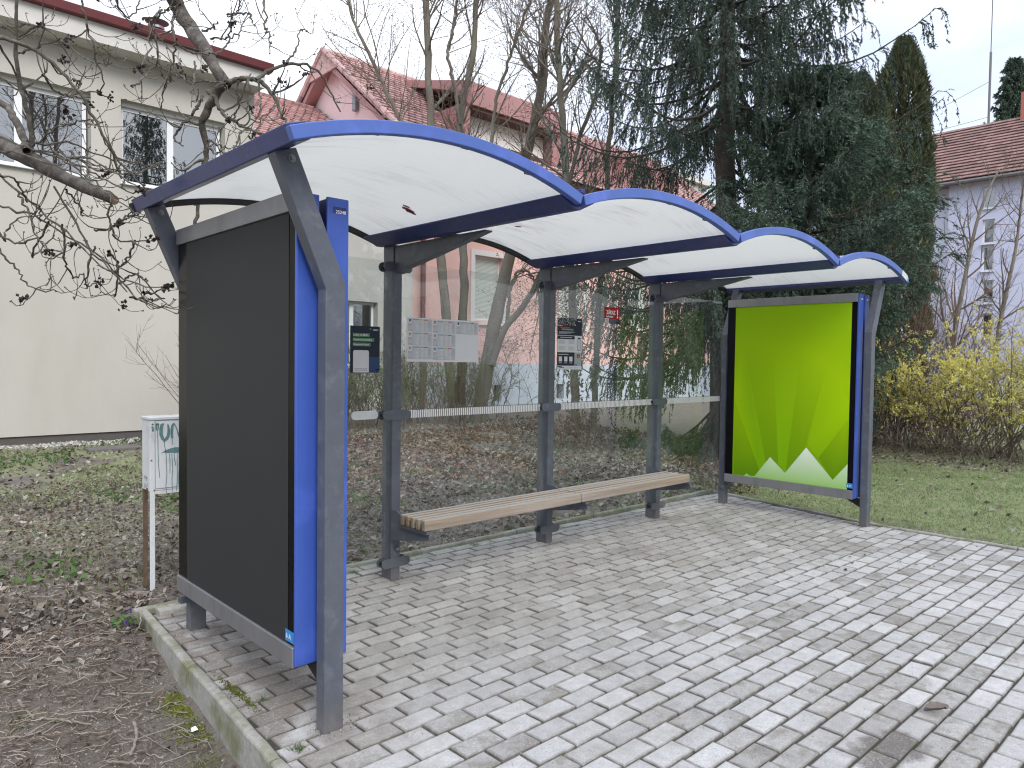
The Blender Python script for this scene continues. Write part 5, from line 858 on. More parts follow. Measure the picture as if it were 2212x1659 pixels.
wall(mb, XG-.02, 24, -.1, 1.279, YP-.03, .3, hb); mb.box(XG-.02, 24, YP-.03, YP, 1.279, 1.285); mb.build('plinth', M['plinth'], ph_)
for h_ in hb: mb = MB(); mb.box(h_[0], h_[1], YP+.2, YP+.24, h_[2], h_[3]); mb.build('cellar_window', M['window'], ph_)
def blindmat():
    m = bpy.data.materials.new('venetian_blind'); m.use_nodes = True; nt = m.node_tree; N = nt.nodes; L = nt.links.new; b = N['Principled BSDF']
    g = N.new('ShaderNodeNewGeometry'); sp = N.new('ShaderNodeSeparateXYZ'); L(g.outputs[0], sp.inputs[0]); w = N.new('ShaderNodeMath'); w.operation = 'MULTIPLY'; w.inputs[1].default_value = 28; L(sp.outputs[2], w.inputs[0])
    f = N.new('ShaderNodeMath'); f.operation = 'FRACT'; L(w.outputs[0], f.inputs[0]); r = N.new('ShaderNodeValToRGB'); e = r.color_ramp.elements; e[0].position = .12; e[0].color = (.20, .22, .17, 1); e[1].position = .3; e[1].color = (.60, .62, .55, 1); L(f.outputs[0], r.inputs[0]); L(r.outputs[0], b.inputs['Base Color']); b.inputs['Roughness'].default_value = .35; return m
M['blind'] = blindmat()
for h_ in ho:
    w_ = window(ph_, h_[0], h_[1], h_[2], h_[3], YP+.15, fr=.045, sill=False, glass='blind')
    mb = MB(); a, b_, c, d = h_[0]-.14, h_[1]+.14, h_[2]-.12, h_[3]+.15
    mb.box(a, h_[0], YP-.03, YP-.002, c, d); mb.box(h_[1], b_, YP-.03, YP-.002, c, d); mb.box(h_[0], h_[1], YP-.03, YP-.002, h_[3], d); mb.build('surround', M['trim'], w_)
    mb = MB(); mb.box(a-.03, b_+.03, YP-.10, YP-.032, c-.02, c+.05); mb.build('sill', M['trim'], w_)
mb = MB(); mb.cyl((8.66, YP-.09, -.1), (8.66, YP-.09, 6.6), .065, 12); mb.build('drainpipe', M['pipe'], ph_)
sl2 = np.array((0, 4.25, 3.35)); ln2 = np.linalg.norm(sl2); s2n = sl2/ln2
mb = MB(); mb.prism([(10.9, 6.76), (15.15, 10.11), (19.6, 6.7), (19.6, 6.55), (15.15, 9.95), (10.9, 6.60)], XG-.35, 24, 'x'); mb.build('roof', M['under'], ph_)
mb = MB(); tiles(mb, (XG-.4, 10.86, 6.745), (1, 0, 0), s2n, 73, 26, .22, .21, t=.034, skip=lambda a, b_: 2.2 < a < 6.3 and .7 < b_ < 3.6); mb.build('roof_tiles', M['tile'], ph_, kind='stuff')
mb = MB(); 
for k in range(42): x = XG-.38+k*.38; mb.cyl((x, 15.15, 10.115), (x+.40, 15.15, 10.125), .085+.006*(k % 2), 8)
mb.build('ridge_tiles', M['tile'], ph_, kind='stuff')
for (p, q_, nm) in (((XG-.37, 10.9, 6.79), (XG-.37, 15.15, 10.14), 'verge'), ((XG-.37, 19.5, 6.75), (XG-.37, 15.15, 10.14), 'verge')):
    mb = MB()
    for k in range(14):
        a = np.array(p)+(np.array(q_)-np.array(p))*k/14; b_ = np.array(p)+(np.array(q_)-np.array(p))*(k+1.1)/14; mb.cyl(a, b_, .10, 8, .085)
    mb.build('verge_tiles', M['tile'], ph_)
    mb = MB(); a, b_ = np.array(p), np.array(q_); mb.add([a+(0.02, 0, -.12), b_+(.02, 0, -.12), b_+(.02, 0, -.36), a+(.02, 0, -.36)], [(0, 1, 2, 3)]); mb.add([a+(0.02, 0, -.36), b_+(.02, 0, -.36), b_+(.35, 0, -.36), a+(.35, 0, -.36)], [(0, 1, 2, 3)]); mb.build('verge_board', M['pinkdark'], ph_)
mb = MB(); mb.prism([(15.15-1.0, 9.45), (15.15, 10.15), (15.15+1.0, 9.40)], XG-.40, XG-.36, 'x'); mb.build('hip_end', M['tile'], ph_)
mb = MB(); mb.cyl((XG-.06, 13.9, 8.2), (XG-.06, 13.9, 8.75), .10, 10); mb.build('vent', M['alu'], ph_)
# dormer
dm = MB(); dm.box(9.95, 10.32, 11.58, 14.5, 6.9, 8.28); dmr = dm.build('dormer', M['pinkdark'], ph_); dm = MB(); dm.box(13.55, 13.9, 11.58, 14.5, 6.9, 8.28); dm.build('dormer_cheek', M['pinkdark'], dmr)
for k in range(7):
    mb = MB(); y = 11.72+k*.4; mb.box(9.935, 9.949, y, y+.02, 6.9, 8.3); mb.build('standing_seam', M['pinkdark'], dmr)
mb = MB(); mb.box(10.33, 13.54, 11.95, 12.0, 6.6, 8.28); mb.build('dormer_front', M['trim'], dmr)
mb = MB(); mb.prism([(11.42, 8.30), (11.48, 8.92), (11.60, 9.0), (15.2, 9.95), (15.2, 9.80), (12.3, 8.90), (11.6, 8.30)], 10.25, 14.0, 'x'); mb.build('dormer_roof', M['pinkdark'], dmr)
mb = MB(); mb.box(10.33, 13.54, 11.50, 11.945, 8.20, 8.285); mb.build('dormer_soffit', M['brown'], dmr)
# lower gable and second dormer further along
mb = MB(); mb.prism([(14.5, 6.9), (15.3, 8.35), (16.1, 6.9)], 11.0, 13.5, 'y'); g2 = mb.build('cross_gable', M['pinkdark'], ph_)
mb = MB(); mb.box(16.6, 19.6, 11.3, 13.5, 6.9, 8.2); mb.build('far_dormer', M['pinkdark'], ph_)
# pale block behind, seen between the trees
fb = thing('pale_block', 'pale cream block of flats far behind the trees, beyond the pink house', 'building', (30, 30, 0))
mb = MB(); ho2 = [(a, a+1.4, z, z+1.5) for a in np.arange(19, 40, 3.2) for z in (4, 7.2, 10.4)]
wall(mb, 17.5, 42, 0, 13.6, 24, .25, ho2); mb.add([(17.5, 24, 0), (17.5, 36, 0), (17.5, 36, 13.6), (17.5, 24, 13.6)], [(0, 1, 2, 3)]); mb.build('wall', M['plaster'], fb)
mb = MB(); mb.box(17.2, 42.3, 23.7, 36, 13.6, 14.0); mb.build('roof', M['fascia'], fb)
for h_ in ho2: window(fb, *h_, 24.15, fr=.08, sill=False)
# lilac house on the right
lh = thing('lilac_house', 'lilac three storey house with a brown red tiled roof on the right', 'building', (36, 4, 0))
XL = 34.0
mb = MB(); st_ = [(4.80, 5.28, 8.22, 9.16), (4.80, 5.27, 6.70, 7.75), (4.80, 5.26, 5.52, 6.62), (4.78, 5.22, 4.12, 5.12), (4.78, 5.2, 2.6, 3.7)] + [(y, y+1.3, z, z+1.3) for y in (-3.5, -6.5, -9.5, 1.0) for z in (7.4, 4.6, 1.8)]
wall(mb, -16, 6.57, -.5, 9.42, XL, .2, st_, axis='x'); mb.build('wall', M['lilac'], lh)
mb = MB(); side = [(7.28, 8.3, 6.50, 8.44), (9.6, 10.8, 6.5, 8.44), (7.28, 8.3, 3.3, 5.2)]; wall(mb, 6.60, 14.0, -.5, 9.42, XL+.45, .2, side, axis='x'); mb.build('recessed_wall', M['lilac2'], lh)
mb = MB(); mb.box(XL+.01, XL+.45, 6.571, 6.60, -.5, 9.42); mb.build('return_wall', M['lilac2'], lh)
for h_ in st_: window(lh, h_[0], h_[1], h_[2], h_[3], XL+.12, fr=.07, axis='x', glass='window')
for h_ in side[:1]+side[2:]: window(lh, h_[0], h_[1], h_[2]+.95, h_[3], XL+.57, fr=.08, axis='x'); mb = MB(); mb.box(XL+.55, XL+.6, h_[0], h_[1], h_[2], h_[2]+.90); mb.build('panel', M['green'], lh)
mb = MB(); mb.prism([(XL-.45, 9.52), (XL+4.6, 13.2), (XL+9.5, 9.5), (XL+9.5, 9.42), (XL-.45, 9.42)], -16, 14.0, 'y'); mb.build('roof', M['tile2'], lh)
slx = np.array((5.05, 0, 3.68)); slx /= np.linalg.norm(slx)
mb = MB(); tiles(mb, (XL-.5, -15, 9.53), (0, 1, 0), slx, 96, 18, .30, .34, t=.04, round_=False); mb.build('roof_tiles', M['tile2'], lh, kind='stuff')
mb = MB(); mb.cyl((XL-.52, -16, 9.42), (XL-.52, 14, 9.42), .08, 8); mb.build('gutter', M['mast'], lh)
mb = MB(); mb.box(XL+4.1, XL+5.0, 4.0, 4.9, 12.6, 14.2); mb.build('chimney', mat('brick_red_chimney', (.36, .13, .10), .9), lh)
mb = MB(); mb.cyl((XL+4.6, 6.3, 13.0), (XL+4.6, 6.3, 16.6), .055, 8); mb.cyl((XL+4.6, 6.3, 16.6), (XL+4.6, 6.3, 21.5), .022, 6); tag(mb.build('antenna_mast', M['mast']), 'tall thin antenna mast standing on the lilac house roof', 'antenna')
mb = MB()
for (a, b_) in (((XL+4.6, 6.3, 15.2), (XL+4.6, 13.8, 12.9)), ((XL+4.6, 6.3, 13.5), (XL+4.0, 14, 13.1))):
    a, b_ = np.array(a), np.array(b_); t = np.linspace(0, 1, 9)[:, None]; P = a+(b_-a)*t; P[:, 2] -= .15*np.sin(np.pi*t[:, 0]); mb.tubes(P, np.full(9, .012), 4)
tag(mb.build('stay_wire', M['mast']), 'thin wires running left from the antenna mast', 'wire')

# ------------------------------------------------------------------ utility cabinet
ub = thing('utility_box', 'white metal utility box on thin legs with dripping teal graffiti', 'utility box', (-.9, .82, 0))
XU0, XU1, YU0, YU1 = -1.142, -.58, .76, .90
mb = MB(); mb.box(XU0, XU1, YU0+.004, YU1, .585, 1.008); mb.build('body', M['boxwhite'], ub, bevel=.004)
mb = MB(); mb.box(XU0-.006, XU1+.006, YU0-.008, YU1+.006, 1.009, 1.026); mb.build('lid', M['boxwhite'], ub, bevel=.003)
mb = MB(); mb.box(XU0+.032, XU1-.02, YU0-.004, YU0+.003, .600, 1.000); mb.build('door', M['boxwhite'], ub, bevel=.002)
mb = MB(); mb.box(XU0, XU0+.028, YU0-.006, YU0+.003, -.05, 1.006); mb.build('leg', M['boxwhite'], ub, bevel=.002)
mb = MB(); mb.box(XU1-.028, XU1, YU0-.006, YU0+.003, -.05, 1.006); mb.build('leg', M['boxwhite'], ub, bevel=.002)
mb = MB(); mb.box(XU0+.029, XU1-.029, YU0-.006, YU0+.003, .566, .585); mb.build('bottom_rail', M['boxwhite'], ub)
for x in (XU0+.002, XU1-.03): mb = MB(); mb.box(x, x+.022, YU1-.024, YU1-.004, -.05, .584); mb.build('rear_leg', M['rust'], ub)
mb = MB(); mb.box(XU0-.001, XU0+.002, YU0+.03, YU0+.06, .575, .60); mb.build('rust_patch', M['rust'], ub)
YD = YU0-.0065
def stroke(mb, pts, w):
    p = np.array(pts, float); t = np.gradient(p, axis=0); t /= np.linalg.norm(t, axis=1, keepdims=True)+1e-9; n = np.stack([-t[:, 1], t[:, 0]], -1); w = np.broadcast_to(np.asarray(w, float), (len(p),))[:, None]/2
    a, b_ = p+n*w, p-n*w; V = [(x, YD, z) for x, z in a]+[(x, YD, z) for x, z in b_]; k = len(p); mb.add(V, [(i_, i_+1, k+i_+1, k+i_) for i_ in range(k-1)])
mx_ = lambda x: XU0+(x-110)/510*.176        # measured on the box front
mz_ = lambda z: 1.021-(z-140)/1280*.452
def sp(*a): return [(mx_(x), mz_(z)) for x, z in a]
g_ = MB()
stroke(g_, sp((205, 240), (255, 245)), .011); stroke(g_, sp((215, 245), (218, 340), (232, 345)), .010); stroke(g_, sp((248, 245), (245, 335)), .006); stroke(g_, sp((140, 285), (158, 300), (160, 365)), .012)
stroke(g_, sp((335, 240), (305, 260), (290, 330), (292, 420), (315, 490), (345, 525), (380, 500), (408, 450), (418, 380), (412, 300), (400, 255)), [.010, .018, .02, .019, .018, .017, .018, .017, .015, .012, .008])
stroke(g_, sp((475, 495), (468, 420), (470, 330), (482, 275), (500, 245), (530, 285), (560, 370), (590, 470), (605, 520)), [.012, .015, .015, .014, .010, .005, .006, .010, .004])
stroke(g_, sp((620, 250), (615, 330), (610, 400)), .014)
stroke(g_, sp((290, 738), (340, 718), (380, 715), (440, 705), (520, 700), (600, 705), (680, 720), (760, 712)), [.001, .006, .018, .025, .034, .032, .024, .01])
for d in ([(235, 345), (240, 600), (245, 900), (262, 1090), (262, 1145)], [(345, 530), (350, 620), (372, 760), (385, 1100), (368, 1300), (376, 1425)], [(475, 495), (472, 560), (478, 605)], [(430, 760), (438, 900), (434, 1088)], [(465, 760), (482, 1000), (468, 1200), (474, 1415)], [(505, 750), (515, 880), (532, 965)], [(568, 765), (566, 1000), (558, 1200), (543, 1408)], [(610, 765), (590, 1000), (574, 1312)], [(588, 765), (589, 840)], [(700, 740), (702, 1150)], [(800, 600), (805, 1300)]):
    stroke(g_, sp(*d), .0035)
g_.build('graffiti', M['teal'], ub)
g_ = MB(); XS = XU0-.001
def sstroke(pts, w=.0028):
    p = np.array([(YU0+.012+(110-x)/100*.10, mz_(z)) for x, z in pts], float); t = np.gradient(p, axis=0); t /= np.linalg.norm(t, axis=1, keepdims=True)+1e-9; n = np.stack([-t[:, 1], t[:, 0]], -1)*w/2
    a, b_ = p+n, p-n; k = len(p); g_.add([(XS, y, z) for y, z in a]+[(XS, y, z) for y, z in b_], [(i_, i_+1, k+i_+1, k+i_) for i_ in range(k-1)])
sstroke([(20, 1120), (20, 1190), (38, 1190), (38, 1150), (22, 1150)]); sstroke([(45, 1120), (45, 1180)]); sstroke([(52, 1150), (80, 1150), (66, 1150), (60, 1200)]); sstroke([(66, 1150), (78, 1170), (72, 1205), (60, 1195)])
sstroke([(30, 1260), (42, 1270), (30, 1300), (28, 1330), (44, 1330)]); sstroke([(52, 1320), (56, 1280), (62, 1320), (68, 1280), (74, 1320)]); sstroke([(95, 1245), (80, 1260), (96, 1300), (92, 1350), (78, 1350)])
g_.build('scribble', M['darkmark'], ub)
for (x, z) in ((155, 245), (178, 1357), (218, 1430), (135, 850)):
    mb = MB(); mb.cyl((mx_(x), YD-.002, mz_(z)), (mx_(x), YD+.002, mz_(z)), .005, 8); mb.build('screw', M['rust'], ub)
# ------------------------------------------------------------------ vegetation helpers
def nrm(v): return v/(np.linalg.norm(v, axis=-1, keepdims=True)+1e-9)
def resample(P, n):
    P = np.asarray(P, float); d = np.r_[0, np.cumsum(np.linalg.norm(np.diff(P[:, :3], axis=0), axis=1))]; t = np.linspace(0, d[-1], n)
    # smooth (Catmull-like) through linear sampling plus light averaging
    Q = np.stack([np.interp(t, d, P[:, k]) for k in range(P.shape[1])], -1)
    for _ in range(2): Q[1:-1] = .25*Q[:-2]+.5*Q[1:-1]+.25*Q[2:]
    return Q
def sprout(P, Rr, k, L0, L1, ang=(35, 65), up=.25, n=6, r=(.35, .5), t0=.2, wob=.12, curl=0.0, tpow=1.0, rmin=.0012):
    """P (N,m,3), Rr (N,m): k children per parent; returns polylines (N*k,n,3) and radii"""
    N, m, _ = P.shape
    t = t0+(1-t0)*rng.random((N, k))**tpow; f = t*(m-1); i0 = np.clip(f.astype(int), 0, m-2); fr = (f-i0)[..., None]
    ii = np.arange(N)[:, None]
    base = P[ii, i0]*(1-fr)+P[ii, i0+1]*fr; tan = nrm(P[ii, i0+1]-P[ii, i0]); rb = Rr[ii, i0]*(1-fr[..., 0])+Rr[ii, i0+1]*fr[..., 0]
    rnd = rng.normal(size=(N, k, 3)); side = nrm(rnd-tan*(rnd*tan).sum(-1, keepdims=True)); a = np.radians(rng.uniform(*ang, size=(N, k)))[..., None]
    d = nrm(tan*np.cos(a)+side*np.sin(a)); L = rng.uniform(L0, L1, (N, k))[..., None]*(1.15-.55*t[..., None])
    C = [base]; dd = d.copy()
    for s_ in range(n-1):
        dd = nrm(dd+rng.normal(0, wob, dd.shape)+np.array([0, 0, up/(n-1)+curl*(s_/(n-1))])); C.append(C[-1]+dd*L/(n-1))
    C = np.stack(C, 2).reshape(N*k, n, 3); r0 = np.maximum(rb.reshape(-1)*rng.uniform(*r, N*k), rmin)
    RR = r0[:, None]*np.linspace(1, .35, n)[None]; return C, np.maximum(RR, rmin*.7)
def buds(mb, pts, s, n=1, spread=0.0, col=None):
    """small pointed buds at points"""
    pts = np.repeat(pts, n, 0)+rng.normal(0, spread, (len(pts)*n, 3)) if n > 1 or spread else pts
    o = np.array([(0, 0, 1.3), (1, 0, 0), (-.5, .87, 0), (-.5, -.87, 0), (0, 0, -1.)])*1.0
    N = len(pts); q_ = nrm(rng.normal(size=(N, 3))); a = nrm(np.cross(q_, [0.3, .2, 1])); b_ = np.cross(q_, a); B = np.stack([a, b_, q_], 1)
    S = s*rng.uniform(.7, 1.3, (N, 1, 1)); V = pts[:, None]+np.einsum('kj,njd->nkd', o, B)*S
    F_ = np.array([(0, 1, 2), (0, 2, 3), (0, 3, 1), (4, 2, 1), (4, 3, 2), (4, 1, 3)]); mb.add(V.reshape(-1, 3), (np.arange(N)[:, None, None]*5+F_[None]).reshape(-1, 3))
def shards(mb, C, D, L, Wd, n=None):
    """thin triangles: base at C, direction D, length L, width Wd"""
    N = len(C); s_ = nrm(np.cross(D, rng.normal(size=(N, 3)))); L = np.broadcast_to(np.asarray(L, float), (N,))[:, None]; Wd = np.broadcast_to(np.asarray(Wd, float), (N,))[:, None]
    V = np.stack([C-s_*Wd/2, C+s_*Wd/2, C+D*L], 1).reshape(-1, 3); mb.add(V, np.arange(3*N).reshape(-1, 3))
def leaves(mb, C, size, up=.6, curl=.35, asp=.62):
    """curled leaves of two quads folded along the midrib"""
    N = len(C); nz = nrm(rng.normal(0, 1, (N, 3))*(1-up)+np.array([0, 0, 1.])*up); a = nrm(np.cross(nz, rng.normal(size=(N, 3)))); b_ = np.cross(nz, a); S = (size*rng.uniform(.55, 1.35, N))[:, None]
    c = rng.uniform(-curl, curl, (N, 1))+curl*.6; h = nz*S*c
    V = np.stack([C-a*S*.5, C-b_*S*asp*.5+h*.5-a*S*.05, C+a*S*.5+h*.35, C+b_*S*asp*.5+h*.6+a*S*.05], 1).reshape(-1, 3)
    i_ = np.arange(N)*4; mb.add(V, np.concatenate([np.stack([i_, i_+1, i_+2], -1), np.stack([i_, i_+2, i_+3], -1)]))

# ------------------------------------------------------------------ near ash tree overhanging from the left
ash = thing('ash_tree', 'bare ash tree reaching in from the left with a sawn off limb', 'tree', (-4.6, 1.2, -.1))
L_ = [np.array(a) for a in DATA['ash']]
big = L_[:12]; small = L_[12:]
trunk = resample(np.array([(-4.7, 1.3, -.4, .26), (-4.65, 1.25, .6, .22), (-4.5, 1.1, 1.8, .19), (-4.55, 1.0, 3.0, .16), (-4.3, .9, 4.6, .12), (-3.9, 1.0, 6.2, .09), (-3.5, 1.2, 8.0, .05)]), 26)
mb = MB(); mb.tubes(trunk[None, :, :3], trunk[None, :, 3], 14); mb.build('trunk', M['barkdark'], ash, smooth=True)
def limb(a, n, jit=.006):
    q_ = resample(a, n); q_[1:-1, :3] += rng.normal(0, jit, (n-2, 3)); q_[:, 3] *= rng.uniform(.92, 1.08, n); return q_
b0 = limb(np.vstack([[[-4.5, 1.1, 1.9, .11]], big[0]]), 60, .004)
mb = MB(); mb.tubes(b0[None, :, :3], b0[None, :, 3], 12, cap=True); l0 = mb.build('limb', M['barkdark'], ash, smooth=True, label='thick limb sawn off blunt at its end')
mb = MB(); e_ = b0[-1]; d_ = nrm(b0[-1, :3]-b0[-3, :3]); mb.cyl(e_[:3]+d_*.0005, e_[:3]+d_*.004, e_[3]*.93, 12); mb.build('sawn_end', mat('pale_sawn_wood', (.22, .15, .10), .9, 0, .3, 60), l0)
b1 = limb(np.vstack([[[-4.3, .9, 4.6, .10]], big[4]]), 60, .005); mb = MB(); mb.tubes(b1[None, :, :3], b1[None, :, 3], 12); mb.build('limb', M['barkdark'], ash, smooth=True)
for q_ in (big[1], big[2], big[3], *big[5:]):
    a = limb(q_, 30, .004); mb = MB(); mb.tubes(a[None, :, :3], a[None, :, 3], 8); mb.build('branch', M['ashbark'], ash, smooth=True)
mb = MB(); bd = MB(); allp = []
sm = np.array([limb(q_, 22, .0045) for q_ in small]); knob = 1+.28*(rng.random(sm.shape[:2]) > .72)
mb.tubes(sm[:, :, :3], sm[:, :, 3]*knob, 5)
bigs = np.array([resample(q_, 22) for q_ in big])
spP, spR = np.concatenate([sm[:, :, :3], bigs[1:, :, :3]]), np.concatenate([sm[:, :, 3], np.minimum(bigs[1:, :, 3], .012)])
c1, r1 = sprout(spP, spR, 3, .12, .45, (40, 75), -.35, 9, (.55, .8), .25, .16, curl=.55, rmin=.0026); mb.tubes(c1, r1*(1+.3*(rng.random(r1.shape) > .7)), 4)
c2, r2 = sprout(c1, r1, 1, .05, .18, (35, 70), .1, 5, (.7, .9), .3, .12, curl=.6, rmin=.0022); mb.tubes(c2, r2, 4)
mb.build('twigs', M['ashbark'], ash, kind='stuff')
tips = np.concatenate([c1[:, -1][rng.random(len(c1)) < .07], c2[:, -1][rng.random(len(c2)) < .05], sm[::4, -1, :3]])
buds(bd, tips, .0095, 10, .012); bd.build('bud_clusters', M['bud'], ash, kind='stuff')
bd = MB(); tp = np.concatenate([c1[:, -1], c2[:, -1]]); buds(bd, tp, .0042, 2, .003); bd.build('buds', M['ashbark'], ash, kind='stuff')
# crown above the picture, so that window reflections and shade are right
stub = np.array([resample(trunk[10:, :], 12)]); c1, r1 = sprout(stub[:, :, :3], stub[:, :, 3]*.8, 9, 1.6, 2.8, (35, 75), .3, 9, (.3, .45), .3)
c1 = c1[c1[:, -1, 2] > 4.9]; r1 = r1[:len(c1)]
c2, r2 = sprout(c1, r1, 7, .5, 1.2, (30, 70), .1, 6, (.4, .6)); k = c2[:, -1, 2] > 4.6; c2, r2 = c2[k], r2[k]; c3, r3 = sprout(c2, r2, 4, .2, .5, (30, 70), .1, 4, (.5, .7), rmin=.003)
mb = MB(); mb.tubes(c1, r1, 6); mb.tubes(c2, r2, 4); mb.tubes(c3, r3, 3); mb.build('crown', M['bark'], ash, kind='stuff')

# ------------------------------------------------------------------ bare trees behind the shelter
SB = [np.array(a) for a in DATA['bare']]
def bare_tree(label, stems, bark, nb=17, spread=(1.0, 2.4), loc=None, cat='tree', group='bare trees between the shelter and the pink house', twig=1.0, mossy=True):
    base = stems[0][0, :3]; t = thing('bare_tree', label, cat, tuple(loc if loc is not None else base), group=group)
    SP = np.array([resample(s_, 40) for s_ in stems]); SP[:, 1:-1, :3] += rng.normal(0, .012, SP[:, 1:-1, :3].shape); SP[:, :, 3] *= .88*rng.uniform(.94, 1.06, SP.shape[:2])
    for s_ in SP: mb = MB(); mb.tubes(s_[None, :, :3], s_[None, :, 3], 10); mb.build('trunk', bark, t, smooth=True)
    # tops carry on above the picture
    top, tr_ = sprout(SP[:, 30:, :3], SP[:, 30:, 3], 2, 1.5, 3.0, (5, 30), .4, 10, (.7, .9), .7, .07)
    P0 = np.concatenate([SP[:, ::3, :3][:, :10], ], 0); R0 = SP[:, ::3, 3][:, :10]
    P0 = np.array([resample(SP[k, 12:, :], 10)[:, :3] for k in range(len(SP))]); R0 = np.array([resample(SP[k, 12:, :], 10)[:, 3] for k in range(len(SP))])
    c1, r1 = sprout(P0, R0, nb, *spread, (25, 60), .45, 10, (.28, .45), .12, .09)
    c1b, r1b = sprout(top, tr_, 8, .8, 1.8, (25, 55), .4, 10, (.4, .6), .1, .09); c1 = np.concatenate([c1, c1b]); r1 = np.concatenate([r1, r1b])
    c2, r2 = sprout(c1, r1, int(9*twig), .35, 1.1, (25, 65), .3, 7, (.4, .6), .15, .12, rmin=.003)
    c3, r3 = sprout(c2, r2, 3, .12, .45, (30, 70), .35, 4, (.55, .8), .2, .12, rmin=.0028)
    mb = MB(); mb.tubes(top, tr_, 6); mb.tubes(c1, r1, 5); mb.build('branches', M['bark'], t, kind='stuff')
    mb = MB(); mb.tubes(c2, r2, 3); mb.tubes(c3, r3, 3); mb.build('twigs', M['twig'], t, kind='stuff')
    bd = MB(); buds(bd, np.concatenate([c3[:, -1], c2[:, -1]]), .013); bd.build('buds', M['twig'], t, kind='stuff')
    return t
bt0 = bare_tree('two stemmed bare tree behind the timetable, left of the pink window', [SB[0], SB[1], SB[7]], M['barkgreen'])
bare_tree('thick mossy bare tree leaning right, forked low in front of the pink window', [SB[2], SB[3], SB[4], SB[8]], M['barkgreen'], nb=18)
bare_tree('slim bare tree with ivy on its trunk behind the information poster', [SB[5]], M['barkgreen'], nb=24)
bare_tree('slim bare tree between the ivy trunk and the big spruce', [SB[6]], M['barkgreen'], nb=24)
bare_tree('bare tree furthest left of its row, crown over the shelter roof', [SB[9]], M['barkgreen'], nb=30, spread=(1.2, 2.6))
iv = MB(); tr_ = resample(SB[5], 40); pts = tr_[rng.integers(0, 26, 900)]; a = rng.uniform(0, 2*np.pi, 900); C_ = pts[:, :3]+np.stack([np.cos(a), np.sin(a), rng.normal(0, 1.2, 900)*.4], -1)*(pts[:, 3:4]+.05); C_ = C_[C_[:, 2] < 3.1]
leaves(iv, C_, .07, .2); tag(iv.build('ivy', M['litterred']), 'brown leaved ivy climbing the slim trunk behind the information poster', 'ivy')

